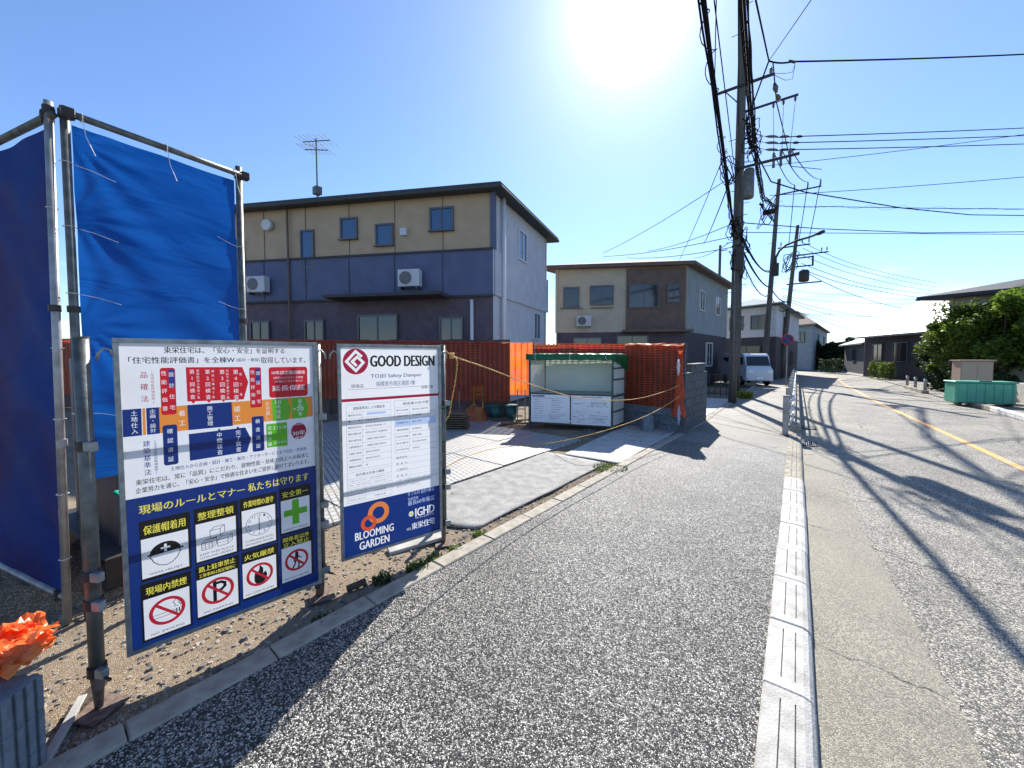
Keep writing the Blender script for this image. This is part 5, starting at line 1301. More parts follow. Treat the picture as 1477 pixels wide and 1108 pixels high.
rope([cp(636, 497, 3.5), kn, cp(700, 530, 3.95), cp(770, 556, 4.7), cp(830, 573, 5.4), cp(880, 577.5, 6.1), cp(920, 575, 6.9), cp(955, 566, 7.7), cp(980, 556, 8.25)], 'yellow rope sagging from the right sign post to the net corner')
rope([cp(980, 572, 8.25), cp(955, 588, 7.6), cp(925, 603, 7.0), cp(880, 619, 6.5), cp(830, 632, 6.4), spot(780, 641, .03), spot(735, 644, .0), spot(700, 650, .0), spot(665, 662, .0), spot(645, 672, .02)], 'lower yellow rope drooping from the net corner onto the track panels')
rope([kn, cp(659, 520, 3.56), cp(658, 540, 3.55), cp(655, 560, 3.54), cp(651, 580, 3.53), cp(648, 598, 3.52), cp(641, 612, 3.5), cp(640, 640, 3.47)], 'short rope end hanging from the knot on the right sign post')
m = MB(); pts = []
for k in range(30): a_ = k / 29 * 4 * math.pi; pts.append(kn + Vector((.02 * math.cos(a_), .012 * math.sin(a_), .022 * math.sin(a_ * 1.5))))
tag(m.tube(pts, .0062, 7).build('rope_knot', M['rope_y'], smooth=True), 'knot in the yellow rope beside the right sign post', 'rope')
# ------------------------------------------------------------------ houses
M['tan'] = pm('tan_siding', (.44, .335, .23), (.39, .30, .20), scale=2, rough=.8, bump=.2, bscale=30)
M['navy'] = pm('slate_blue_siding', (.10, .12, .22), (.08, .10, .18), scale=2, rough=.75, bump=.2, bscale=30)
M['cream'] = pm('cream_render', (.52, .47, .36), (.45, .41, .32), scale=2, rough=.9)
M['brown'] = pm('brown_siding', (.17, .12, .10), (.13, .095, .08), scale=3, rough=.85)
M['palewall'] = pm('pale_grey_render', (.55, .57, .62), (.48, .5, .55), scale=2, rough=.9)
M['bluegrey'] = pm('blue_grey_render', (.27, .32, .34), (.23, .27, .29), scale=2, rough=.9)
M['darkwall'] = pm('dark_wall', (.06, .055, .065), (.045, .042, .05), scale=3, rough=.8)
M['mauve'] = pm('mauve_wall_and_shade', (.12, .09, .115), (.09, .07, .09), scale=4, rough=.8)  # mauve wall; on the tan house it paints the ground-floor shadow
M['roofdark'] = pm('dark_slate_roof', (.035, .04, .045), (.05, .055, .06), scale=6, rough=.7, bump=.3)
M['roofpale'] = pm('pale_grey_metal_roof', (.20, .205, .21), (.16, .165, .17), scale=3, rough=.45)
M['glass'] = pm('window_glass', (.03, .09, .20), rough=.08, spec=.8)
M['glass_dark'] = pm('dark_window_glass', (.015, .018, .022), rough=.08, spec=.8)
M['sash'] = pm('window_frame_metal', (.10, .10, .11), rough=.4, metal=.4)
M['sash_white'] = pm('white_window_frame', (.6, .6, .6), rough=.5)
M['pipewhite'] = pm('white_downpipe', (.65, .66, .68), rough=.5)
def house(name, label, corners, tiers, roof=None, cat='house', siding=None):
    """corners: ground points; tiers: (z0, z1, wall material per face or one, outward step)"""
    t = thing(name, label, cat, (corners[0].x, corners[0].y, 0)); n = len(corners)
    ctr = sum(corners, Vector((0, 0, 0))) / n
    for i in range(n):
        a_, b_ = corners[i], corners[(i + 1) % n]; d = (b_ - a_).normalized(); nn = Vector((d.y, -d.x, 0))
        if nn.dot(a_ - ctr) < 0: nn = -nn
        for z0, z1, mt, st in tiers:
            mm = mt[i] if isinstance(mt, (list, tuple)) else mt
            A_, B_ = a_ + nn * st - d * st * .98, b_ + nn * st + d * st * .98
            MB().add([(A_.x, A_.y, z0), (B_.x, B_.y, z0), (B_.x, B_.y, z1), (A_.x, A_.y, z1), (A_.x - nn.x * .15, A_.y - nn.y * .15, z0), (B_.x - nn.x * .15, B_.y - nn.y * .15, z0), (B_.x - nn.x * .15, B_.y - nn.y * .15, z1), (A_.x - nn.x * .15, A_.y - nn.y * .15, z1)],
                     [(0, 1, 2, 3), (4, 5, 6, 7), (0, 1, 5, 4), (3, 2, 6, 7), (0, 3, 7, 4), (1, 2, 6, 5)]).build('wall', M[mm], t)
    return t, ctr
def opening(t, a_, b_, ctr, u, z, w, h, glass='glass', sash='sash', mull=1, out=.0, name='window'):
    d = (b_ - a_).normalized(); nn = Vector((d.y, -d.x, 0))
    if nn.dot(a_ - ctr) < 0: nn = -nn
    c = a_ + (b_ - a_) * u + nn * (.02 + out) + Vector((0, 0, z)); rz = math.atan2(d.y, d.x)
    f_ = MB(); 
    for s in (-1, 1):
        q = c + d * s * (w / 2); f_.box((q.x, q.y, z), (.06, .10, h + .06), rz=rz)
        f_.box((c.x, c.y, z + s * h / 2), (w - .06, .10, .06), rz=rz)
    for k in range(1, mull + 1): q = c + d * (w * (k / (mull + 1) - .5)); f_.box((q.x, q.y, z), (.04, .07, h - .06), rz=rz)
    f = f_.build(name, M[sash], t)
    g = MB().box((c.x, c.y, z), (w - .06, .02, h - .06), rz=rz); g.build('pane', M[glass], f)
    return f
def hip_roof(t, corners, z, over, rise, mat, name='roof', th=.16, fascia='roofdark'):
    ctr = sum(corners, Vector((0, 0, 0))) / 4; c = []
    n = 4
    for i in range(4):
        p = corners[i]; e1 = (p - corners[(i - 1) % 4]).normalized(); e2 = (p - corners[(i + 1) % 4]).normalized()
        c.append(p + (e1 + e2) * over)
    L0 = (c[1] - c[0]).length; L1 = (c[2] - c[1]).length
    if L0 >= L1: m0, m1 = (c[0] + c[3]) / 2, (c[1] + c[2]) / 2; r0, r1 = m0.lerp(m1, L1 / 2 / L0), m1.lerp(m0, L1 / 2 / L0); F = [(4, 5, 9, 8), (5, 6, 9), (6, 7, 8, 9), (7, 4, 8)]
    else: m0, m1 = (c[0] + c[1]) / 2, (c[3] + c[2]) / 2; r0, r1 = m0.lerp(m1, L0 / 2 / L1), m1.lerp(m0, L0 / 2 / L1); F = [(4, 5, 8), (5, 6, 9, 8), (6, 7, 9), (7, 4, 8, 9)]
    v = [(p.x, p.y, z) for p in c] + [(p.x, p.y, z + th) for p in c] + [(r0.x, r0.y, z + th + rise), (r1.x, r1.y, z + th + rise)]
    rf = MB().add(v, [(0, 3, 2, 1)] + [(i, (i + 1) % 4, 4 + (i + 1) % 4, 4 + i) for i in range(4)] + F).build(name, M[mat], t)
    for i in range(4):
        a_, b_ = c[i], c[(i + 1) % 4]; MB().tube([(a_.x, a_.y, z + .02), (b_.x, b_.y, z + .02)], .06, 6).build('gutter', M[fascia], t)
    return rf
# two-storey tan and slate-blue house
A1, A2 = cg(330, 15.0), cg(712, 13.0); A3 = cg(788, 18.2); A4 = A1 + (A3 - A2)
hs1, ct = house('tan_house', 'large two-storey house, tan above and slate blue below, behind the net', [A1, A2, A3, A4],
    [(0, 3.75, ['mauve', 'palewall', 'mauve', 'mauve'], -.02), (3.75, 5.25, ['navy', 'palewall', 'navy', 'navy'], .06), (5.25, 7.2, ['tan', 'palewall', 'tan', 'tan'], 0)])
hip_roof(hs1, [A1, A2, A3, A4], 7.12, .42, 1.3, 'roofdark')
MB().box((A2.x, A2.y, 6.2), (.16, .16, 1.9), rz=.3).build('corner_trim', M['navy'], hs1)
for u, z, w, h in ((.055, 5.6, .55, 1.0), (.34, 5.6, .5, 1.35), (.50, 6.25, .62, .72), (.63, 5.95, .62, .72), (.83, 6.35, .80, .75)): opening(hs1, A1, A2, ct, u, z, w, h, 'glass', 'sash', 0 if w < .7 else 1)
for u, z, w, h in ((.14, 2.4, .8, 1.2), (.36, 2.4, .75, 1.2), (.60, 2.5, 1.5, 1.3), (.86, 2.35, .8, 1.3)): opening(hs1, A1, A2, ct, u, z, w, h, 'glass_dark', 'sash', 1)
for u, z, w, h in ((.45, 6.0, .8, 1.1), (.75, 3.0, .8, 1.1)): opening(hs1, A2, A3, ct, u, z, w, h, 'glass', 'sash_white', 1)
q = A2.lerp(A3, .10) + (A2 - A1).normalized() * .12; MB().tube([(q.x, q.y, 0), (q.x, q.y, 7.2)], .07, 8).build('downpipe', M['pipewhite'], hs1, smooth=True)
q = A1.lerp(A2, .66); nnn = Vector((A2.y - A1.y, -(A2.x - A1.x), 0)).normalized(); nnn = nnn if nnn.dot(-q) > 0 else -nnn
MB().box((q.x + nnn.x * .5, q.y + nnn.y * .5, 3.72), (4.2, 1.0, .10), rz=math.atan2((A2 - A1).y, (A2 - A1).x)).build('canopy', M['darkwall'], hs1)
q = A1.lerp(A2, .19) + nnn * .09; MB().tube([q + nnn * -.02 + Vector((0, 0, 6.55)), q + nnn * .1 + Vector((0, 0, 6.55))], .2, 18).build('wall_vent', M['palewall'], hs1)
q = A1.lerp(A2, .93) + nnn * .05; MB().tube([(q.x, q.y, .2), (q.x, q.y, 3.6)], .06, 8).build('downpipe', M['pipewhite'], hs1, smooth=True)
# television antenna
q = cg(463, 16.2); ant = thing('tv_antenna', 'television antenna on the roof of the tan house', 'antenna', (q.x, q.y, 7.4))
zt_ = cp(463, 200, 16.2).z
MB().tube([(q.x, q.y, 7.4), (q.x, q.y, zt_)], .03, 8).build('mast', M['steel'], ant)
for z, L_ in ((zt_ - .1, 1.3), (zt_ - .45, .9)):
    MB().tube([(q.x - L_ / 2 * .8, q.y - .3, z), (q.x + L_ / 2 * .8, q.y + .3, z)], .02, 6).build('boom', M['steel'], ant)
    for k in range(7): f_ = k / 6 - .5; x_, y_ = q.x + L_ * .8 * f_, q.y + .6 * f_; MB().tube([(x_ + .15, y_ - .4, z + .02), (x_ - .15, y_ + .4, z + .02)], .012, 5).build('element', M['steel'], ant)
MB().box((q.x, q.y, zt_ - 2.1), (.3, .25, .3)).build('amplifier', M['steel'], ant)
# second house: cream and brown
B1, B2 = cg(802, 21.5), cg(988, 20.5); B3 = cg(1046, 27); B4 = B1 + (B3 - B2)
hs2, ct = house('cream_house', 'cream and brown two-storey house right of the tan one', [B1, B2, B3, B4], [(0, 3.0, ['mauve', 'darkwall', 'mauve', 'mauve'], 0), (3.0, 6.45, ['cream', 'bluegrey', 'cream', 'cream'], .04)])
hip_roof(hs2, [B1, B2, B3, B4], 6.45, .6, .9, 'brown', fascia='brown')
u_ = (B2 - B1); nn_ = Vector((u_.y, -u_.x, 0)).normalized(); nn_ = nn_ if nn_.dot(-B1) > 0 else -nn_
q = B1.lerp(B2, .77) + nn_ * .10; MB().box((q.x, q.y, 4.7), (u_.length * .44, .12, 3.3), rz=math.atan2(u_.y, u_.x)).build('cladding', M['brown'], hs2)
for u, z, w, h, o_ in ((.12, 4.9, .8, 1.1, .05), (.36, 5.0, 1.2, 1.0, .05), (.68, 4.9, 1.5, 1.2, .17), (.9, 5.0, .6, .9, .17), (.25, 1.9, 1.5, 1.6, .02), (.6, 1.9, 1.6, 1.8, .02)): opening(hs2, B1, B2, ct, u, z, w, h, 'glass_dark', 'sash', 1, o_)
for u, z, w, h in ((.3, 4.9, .9, 1.1), (.7, 4.9, 1.0, 1.1), (.5, 1.8, 1.2, 1.4)): opening(hs2, B2, B3, ct, u, z, w, h, 'glass_dark', 'sash_white', 1, .05)
MB().box((q.x + nn_.x * .4, q.y + nn_.y * .4, 3.02), (u_.length * .5, .9, .12), rz=math.atan2(u_.y, u_.x)).build('balcony_floor', M['brown'], hs2)
# fittings on the tan and cream houses
def ac_unit(parent, a_, b_, u, z, off=.25):
    d = (b_ - a_).normalized(); nn = Vector((d.y, -d.x, 0)); c0 = a_ + (b_ - a_) * u
    if nn.dot(-c0) < 0: nn = -nn
    c = c0 + nn * off; rz = math.atan2(d.y, d.x)
    f = MB().box((c.x, c.y, z), (.78, .28, .58), rz=rz).build('air_conditioner', M['palewall'], parent, bevel=.02)
    q = c + nn * .145 - d * .1; MB().tube([(q.x, q.y, z), (q.x + nn.x * .01, q.y + nn.y * .01, z)], .22, 20).build('fan_grille', M['sash'], f)
    for s in (-1, 1): q = c + d * s * .3; MB().box((q.x, q.y, z - .33), (.05, .3, .08), rz=rz).build('bracket', M['sash'], f)
def sill_row(parent, a_, b_, us, z, w):
    d = (b_ - a_).normalized(); nn = Vector((d.y, -d.x, 0)); rz = math.atan2(d.y, d.x)
    for u in us:
        c = a_ + (b_ - a_) * u
        n2 = nn if nn.dot(-c) > 0 else -nn
        q = c + n2 * .10; MB().box((q.x, q.y, z), (w, .12, .035), rz=rz).build('window_sill', M['sash'], parent)
ac_unit(hs1, A1, A2, .16, 4.35, .28); ac_unit(hs1, A1, A2, .73, 4.35, .28); ac_unit(hs2, B1, B2, .22, 3.6, .3)
sill_row(hs1, A1, A2, (.50,), 5.86, .74); sill_row(hs1, A1, A2, (.63,), 5.56, .74); sill_row(hs1, A1, A2, (.83,), 5.95, .92); sill_row(hs1, A1, A2, (.14, .36), 1.77, .95); sill_row(hs2, B1, B2, (.12, .36), 4.32, 1.2)
dA = (A2 - A1).normalized(); nA = Vector((dA.y, -dA.x, 0)); nA = nA if nA.dot(-A1) > 0 else -nA
for z in (5.27, 3.73): a_, b_ = A1 + nA * .09, A2 + nA * .09; MB().beam(Vector((a_.x, a_.y, z)), Vector((b_.x, b_.y, z)), .03, .07).build('band_trim', M['darkwall'], hs1)
for k in range(1, 6): q = A1.lerp(A2, k / 6) + nA * .012; MB().box((q.x, q.y, 6.2), (.018, .014, 1.85), rz=math.atan2(dA.y, dA.x)).build('panel_joint', M['brown'], hs1); q = q + nA * .06; MB().box((q.x, q.y, 4.5), (.018, .014, 1.44), rz=math.atan2(dA.y, dA.x)).build('panel_joint', M['darkwall'], hs1)
q = A1.lerp(A2, .27) + nA * .12; MB().tube([(q.x, q.y, .2), (q.x, q.y, 7.2)], .04, 8).build('downpipe', M['brown'], hs1, smooth=True)
q = A1.lerp(A2, .70) + nA * .05; MB().box((q.x, q.y, 6.0), (.25, .12, .25), rz=math.atan2(dA.y, dA.x)).build('vent_hood', M['palewall'], hs1)
# third: pale upper, dark carport below
D1, D2 = cg(1040, 31), cg(1118, 27.5); D3 = cg(1150, 37); D4 = D1 + (D3 - D2)
hs3, ct = house('pale_house', 'small pale-topped house with a dark ground floor beyond the utility poles', [D1, D2, D3, D4], [(0, 3.1, 'darkwall', 0), (3.1, 5.3, 'palewall', .03)])
hip_roof(hs3, [D1, D2, D3, D4], 5.3, .45, .8, 'bluegrey')
for u, z, w, h in ((.3, 4.2, 1.0, 1.0), (.7, 4.2, 1.0, 1.0), (.5, 1.5, 2.0, 1.9)): opening(hs3, D1, D2, ct, u, z, w, h, 'glass_dark', 'sash', 1, .04)
for u, z, w, h in ((.3, 4.2, 1.0, 1.0), (.65, 1.5, 1.2, 1.2)): opening(hs3, D2, D3, ct, u, z, w, h, 'glass_dark', 'sash', 1, .04)
# fourth: further down, brownish roof
E1, E2 = cg(1118, 52), cg(1172, 46); E3 = cg(1192, 62); E4 = E1 + (E3 - E2)
hs4, ct = house('brown_roof_house', 'distant house with a dull brown roof left of the road', [E1, E2, E3, E4], [(0, 5.4, 'bluegrey', 0)])
hip_roof(hs4, [E1, E2, E3, E4], 5.4, .5, 2.2, 'brown')
for u in (.3, .7): opening(hs4, E1, E2, ct, u, 4.0, 1.2, 1.2, 'glass_dark', 'sash', 1, .02); opening(hs4, E2, E3, ct, u, 4.0, 1.2, 1.2, 'glass_dark', 'sash', 1, .02)
# right side of the road: houses
def gable(name, label, c, z, rise, wall, roofm, over=.5, wins=(), axis=0):
    t, ct = house(name, label, c, [(0, z, wall, 0)])
    if axis: c = c[1:] + c[:1]
    d = (c[1] - c[0]).normalized(); e = (c[3] - c[0]).normalized()
    a_, b_, c_, d_ = c[0] - d * over - e * over, c[1] + d * over - e * over, c[2] + d * over + e * over, c[3] - d * over + e * over
    m0, m1 = (a_ + d_) / 2, (b_ + c_) / 2; T = Vector((0, 0, .14)); zb = Vector((0, 0, z - .1)); zr = Vector((0, 0, z + rise))
    for p, q in ((a_, b_), (d_, c_)):
        v = [p + zb, q + zb, m1 + zr, m0 + zr]; v = v + [x + T for x in v]
        MB().add(v, [(3, 2, 1, 0), (4, 5, 6, 7), (0, 1, 5, 4), (1, 2, 6, 5), (2, 3, 7, 6), (3, 0, 4, 7)]).build('roof', M[roofm], t)
    for p, q, s in ((c[0], c[3], 1), (c[1], c[2], 1)):
        m = (p + q) / 2; nn = (m - ct).normalized() * -.1
        MB().add([p + Vector((0, 0, z)), q + Vector((0, 0, z)), m + Vector((0, 0, z + rise * .93)), p + nn + Vector((0, 0, z)), q + nn + Vector((0, 0, z)), m + nn + Vector((0, 0, z + rise * .93))], [(0, 1, 2), (3, 5, 4), (0, 2, 5, 3), (1, 4, 5, 2), (0, 3, 4, 1)]).build('gable_wall', M[wall if isinstance(wall, str) else wall[0]], t)
    for i, u, zz, w, h in wins: opening(t, corners_[i], corners_[(i + 1) % 4], ct, u, zz, w, h, 'glass_dark', 'sash', 1, .02)
    return t
corners_ = [cg(1352, 24), cg(1262, 40), cg(1195, 40) + Vector((0, 0, 0)), cg(1260, 24)]
F1_, F2_ = cg(1246, 33), cg(1345, 25.5); sdv = (Vector((1, .25, 0))).normalized() * 8
corners_ = [F1_, F2_, F2_ + sdv, F1_ + sdv]
gable('slate_house', 'dark-walled house under a pale grey roof across the road', corners_, 3.3, 3.0, 'darkwall', 'roofpale', wins=((0, .25, 2.0, 1.2, 1.3), (0, .6, 2.0, 1.6, 1.4), (0, .85, 2.1, .8, 1.0)))
G1_, G2_ = cg(1218, 44), cg(1250, 36); sdv = Vector((1, .2, 0)).normalized() * 9
corners_ = [G1_, G2_, G2_ + sdv, G1_ + sdv]
gable('grey_roof_house', 'farther low house with a grey roof seen left of the dark-walled one', corners_, 2.9, 1.9, 'darkwall', 'roofpale', wins=((0, .5, 1.8, 1.4, 1.2),))
H1_, H2_ = cg(1366, 19.5), cg(1640, 15.0); sdv = Vector((.85, .6, 0)).normalized() * 8
corners_ = [H1_, H2_, H2_ + sdv, H1_ + sdv]
t_, ct = house('dark_roof_house', 'house with a dark roof rising behind the green tree at the right', corners_, [(0, 4.6, 'cream', 0)])
hip_roof(t_, corners_, 4.6, .7, .9, 'roofdark')
for u in (.15, .3, .5): opening(t_, H1_, H2_, ct, u, 3.6, 1.4, 1.1, 'glass_dark', 'sash', 1, .02)
# far hills / treeline closing the street
def hedge(name, label, p0, p1, h, w, n, seed, mat, cat='hedge', zb=0, leaf=.06, kind=None, group=None):
    r_ = random.Random(seed); m = MB(); d = p1 - p0; L = d.length; dn = d.normalized(); nn = Vector((dn.y, -dn.x, 0))
    for _ in range(n):
        s = r_.random() * L; t_ = r_.uniform(-1, 1); z = r_.random() ** .7; top = h * (.82 + .3 * mn.noise(Vector((s * .8, seed, 0)))) 
        off = w / 2 * (.75 + .4 * mn.noise(Vector((s * 1.1, z * 2, seed + 3))))
        if r_.random() < .7: t_ = math.copysign(1 - .25 * r_.random(), t_)
        c = p0 + dn * s + nn * (t_ * off * (1 - .3 * z ** 3)) + Vector((0, 0, zb + z * top))
        leaf_quad(m, c, leaf * r_.uniform(.6, 1.4), r_)
    o = m.build(name, mat); 
    tag(o, label, cat, group)
    if kind: o['kind'] = kind
    return o
def leaf_quad(m, c, s, r_):
    a_ = Vector((r_.gauss(0, 1), r_.gauss(0, 1), r_.gauss(0, .6))).normalized(); b_ = a_.cross(Vector((r_.gauss(0, 1), r_.gauss(0, 1), r_.gauss(0, 1)))).normalized()
    m.add([c - a_ * s, c - b_ * s * .55, c + a_ * s, c + b_ * s * .55], [(0, 1, 2, 3)])
M['leaf'] = pm('broad_leaf', (.08, .15, .015), (.16, .24, .03), scale=1.2, rough=.5, trans=.6)
M['leaf_y'] = pm('yellow_green_foliage', (.13, .18, .02), (.07, .12, .015), scale=1.5, rough=.55, trans=.5)
M['leaf_d'] = pm('dark_foliage', (.02, .045, .012), (.035, .065, .02), scale=1.5, rough=.6, trans=.35)
def tree(label, base, h, rad, mat, seed, n=9000, leaf=.07, clumps=46, z0=.3):
    r_ = random.Random(seed); t = thing('tree', label, 'tree', tuple(base), 0, 'trees across the road')
    m = MB(); m.tube([base, base + Vector((.05, .05, h * .3)), base + Vector((-.05, .1, h * .6))], [.14, .10, .06], 9); m.build('trunk', M['tree_trunk'], t, smooth=True)
    cl = []
    for k in range(clumps):
        a_ = r_.random() * 6.28; rr = rad * math.sqrt(r_.random()) * .85; z = h * (z0 + (1 - z0) * r_.random()); f = 1 - .6 * max(0, (z / h - .6) / .4)
        cl.append((base + Vector((rr * f * math.cos(a_), rr * f * math.sin(a_), z - rad * .12)), rad * r_.uniform(.13, .32)))
    for c, s in cl[:12]:
        st = base + Vector((0, 0, h * r_.uniform(.2, .45))); MB().tube([st, st.lerp(c, .5) + Vector((0, 0, .1)), c], [.05, .03, .012], 6).build('limb', M['tree_trunk'], t)
    m = MB()
    for _ in range(n):
        c, s = cl[r_.randrange(len(cl))]; v = Vector((r_.gauss(0, 1), r_.gauss(0, 1), r_.gauss(0, .8))).normalized() * s * (r_.random() ** .4)
        leaf_quad(m, c + v, leaf * r_.uniform(.6, 1.4), r_)
    m.build('crown', mat, t); return t
tree('bright green round tree across the road at the right edge', cg(1445, 17.0), 4.5, 2.1, M['leaf'], 1, n=16000, leaf=.085)
tree('yellow-green tree left of the round one, in front of the dark-roofed house', cg(1385, 18.2), 4.3, 1.5, M['leaf_y'], 2, n=9000)
tree('green tree mostly outside the right edge', cg(1540, 15.5), 4.2, 1.9, M['leaf'], 3, n=6000)
tree('dark low tree between the two houses across the road', cg(1352, 20), 2.6, 1.0, M['leaf_d'], 4, n=5000)
hedge('roadside_hedge', 'low green hedge along the far side of the road under the trees', cg(1345, 19.5), cg(1460, 15.2), 1.2, .8, 7000, 5, M['leaf_d'])
hedge('distant_trees', 'dark mass of distant trees closing the street', Vector((-14, 66, 0)), Vector((14, 62, 0)), 4.2, 5, 14000, 6, M['leaf_d'], cat='trees', leaf=.28, kind='stuff')
hedge('olive_bush', 'small olive bush in front of the dark-walled house across the road', cg(1262, 30), cg(1282, 28), 1.5, 1.1, 2600, 7, M['leaf_y'], cat='bush')
hedge('verge_bush', 'green bushes at the left end of the far houses', cg(1186, 40), cg(1212, 38), 1.7, 1.2, 3000, 9, M['leaf_d'], cat='bush')
# low garden wall along the verge
gw = thing('garden_wall', 'low grey-brown garden wall across the road below the hedge', 'wall', (5.9, 20, 0))
for k in range(16): MB().box((6.6 + .02 * k, 13.0 + k * 1.22, .32), (.14, 1.2, .75)).build('wall_panel', M['conc'], gw, bevel=.01)
# mint green collection box and beige sack
c = cg(1415, 13.6); t = thing('mint_box', 'mint green street-side collection box behind the white-painted kerb', 'bin', (c.x, c.y, 0)); mint = pm('mint_paint', (.10, .42, .28), (.08, .36, .24), scale=4, rough=.5)
rz = .2
MB().box((c.x, c.y, .40), (1.5, .7, .72), rz=rz).build('bin_body', mint, t, bevel=.04)
MB().box((c.x, c.y, .79), (1.56, .76, .06), rz=rz).build('bin_lid', mint, t, bevel=.02)
for k in range(7):
    q = Vector((c.x, c.y, .4)) + Matrix.Rotation(rz, 3, 'Z') @ Vector((-.66 + k * .22, -.36, 0)); MB().box(tuple(q), (.03, .02, .62), rz=rz).build('rib', mint, t)
q = Vector((c.x, c.y, .83)) + Matrix.Rotation(rz, 3, 'Z') @ Vector((0, -.3, 0)); MB().box(tuple(q), (.3, .04, .03), rz=rz).build('lid_handle', M['iron'], t, bevel=.006)
for s in (-1, 1):
    q = Vector((c.x, c.y, 0)) + Matrix.Rotation(rz, 3, 'Z') @ Vector((s * .62, -.2, 0)); MB().box((q.x, q.y, .03), (.08, .3, .1), rz=rz).build('foot', M['iron'], t)
c = cg(1403, 15.2); t = thing('beige_shed', 'small beige storage cabinet behind the mint green box', 'cabinet', (c.x, c.y, 0)); bg_ = pm('beige_metal', (.42, .29, .22), rough=.6)
MB().box((c.x, c.y, .75), (.9, .6, 1.5), rz=rz).build('cabinet_body', bg_, t, bevel=.02); MB().box((c.x, c.y, 1.53), (1.0, .7, .05), rz=rz).build('cabinet_roof', bg_, t)
for s in (-1, 1):
    q = Vector((c.x, c.y, .75)) + Matrix.Rotation(rz, 3, 'Z') @ Vector((s * .215, -.305, 0)); MB().box(tuple(q), (.41, .012, 1.35), rz=rz).build('door', bg_, t, bevel=.003)
# parked pale van
def van(px, D, rz, label):
    c = cg(px, D); t = thing('parked_van', label, 'van', (c.x, c.y, 0), rz); 
    wp = pm('white_car_paint', (.62, .66, .72), rough=.25, coat=.6)
    prof = [(-1.65, .28), (-1.68, .9), (-1.5, 1.15), (-1.25, 1.75), (-1.0, 1.86), (1.45, 1.88), (1.62, 1.7), (1.68, .9), (1.66, .28)]
    m = MB(); v = []
    for s, k in ((-1, .97), (-1, 1), (1, 1), (1, .97)):
        pass
    n = len(prof)
    for yy_, sh in ((-.73, 0), (-.735, 0), (.735, 0)):
        pass
    v = [(x, -.74 + (.06 if z > 1 else 0), z) for x, z in prof] + [(x, .74 - (.06 if z > 1 else 0), z) for x, z in prof]
    m.add(v, [tuple(range(n)), tuple(range(n, 2 * n))[::-1]] + [(i, i + n, (i + 1) % n + n, (i + 1) % n) for i in range(n)])
    m.build('van_body', wp, t, bevel=.04, local=True)
    MB().add([(-1.50, -.62, 1.17), (-1.50, .62, 1.17), (-1.29, .58, 1.68), (-1.29, -.58, 1.68)], [(0, 1, 2, 3)]).add([(-1.53, -.62, 1.15), (-1.53, .62, 1.15), (-1.31, .58, 1.68), (-1.31, -.58, 1.68)], [(0, 3, 2, 1)]).build('windscreen', M['glass_dark'], t, local=True)
    for s in (-1, 1):
        for x0, x1 in ((-1.15, -.35), (-.25, .6), (.7, 1.45)):
            y_ = s * .69; MB().box(((x0 + x1) / 2, y_, 1.42), (x1 - x0, .03, .44)).build('side_window', M['glass_dark'], t, local=True, bevel=.01)
        MB().box((-1.69, s * .5, .82), (.04, .26, .16)).build('headlight', M['white_board'], t, local=True, bevel=.02)
        for x_ in (-1.05, 1.1):
            w = MB().tube([(x_, s * .62, .28), (x_, s * .76, .28)], .28, 20).build('wheel', M['wire'], t, local=True)
            MB().tube([(x_, s * .70, .28), (x_, s * .765, .28)], .17, 14).build('rim', M['steel_light'], w, local=True)
    MB().box((-1.70, 0, .42), (.06, 1.4, .2)).build('bumper', wp, t, local=True, bevel=.02)
    MB().box((-1.735, 0, .46), (.01, .33, .16)).build('number_plate', M['white_board'], t, local=True)
van(1076, 23.5, YAW + R(90) - .12, 'pale parked van nose-on beside the house with the dark ground floor')
# round no-parking sign
c = cg(1135, 21.5); t = thing('no_parking_sign', 'round red and blue no-parking sign on a pole beside the guard rail', 'traffic sign', (c.x, c.y, 0))
MB().tube([(c.x, c.y, 0), (c.x, c.y, 2.9)], .03, 10).build('pole', M['steel_light'], t, smooth=True)
dsg = (Vector((0, 0, 0)) - c).normalized(); s_ = Vector((-dsg.y, dsg.x, 0)); 
def dsk(r0, r1, off, mat, name, n=32):
    v = []
    for k in range(n): a_ = 2 * math.pi * k / n; e = s_ * math.cos(a_) + Vector((0, 0, math.sin(a_))); o_ = c + Vector((0, 0, 2.62)) + dsg * off; v += [o_ + e * r0, o_ + e * r1]
    MB().add(v, [(2 * k, 2 * k + 1, (2 * k + 3) % (2 * n), (2 * k + 2) % (2 * n)) for k in range(n)]).build(name, M[mat], t)
MB().tube([c + Vector((0, 0, 2.62)) + dsg * .035, c + Vector((0, 0, 2.62)) + dsg * .05], .3, 32).build('disc', M['p_blue'], t)
dsk(.24, .30, .053, 'p_red', 'red_ring')
o_ = c + Vector((0, 0, 2.62)) + dsg * .053; d1 = (s_ + Vector((0, 0, -1))).normalized(); d2 = dsg.cross(d1)
MB().add([o_ - d1 * .245 - d2 * .025, o_ + d1 * .245 - d2 * .025, o_ + d1 * .245 + d2 * .025, o_ - d1 * .245 + d2 * .025], [(0, 1, 2, 3)]).build('red_bar', M['p_red'], t)
# entrance paving and low gate in front of the pale house
sheet('driveway', lambda y: -7.5, lambda y: -2.05, [12.2, 17.5], -.012, M['mat_white'])
gt = thing('low_fence', 'low dark metal fence behind the block wall at the driveway', 'fence', (-3.2, 18.2, 0))
for k in range(14): MB().box((-5.2 + k * .22, 18.2, .5), (.03, .03, .95)).build('bar', M['iron'], gt)
for z in (.12, .92): MB().box((-3.77, 18.2, z), (3.0, .035, .04)).build('fence_rail', M['iron'], gt)

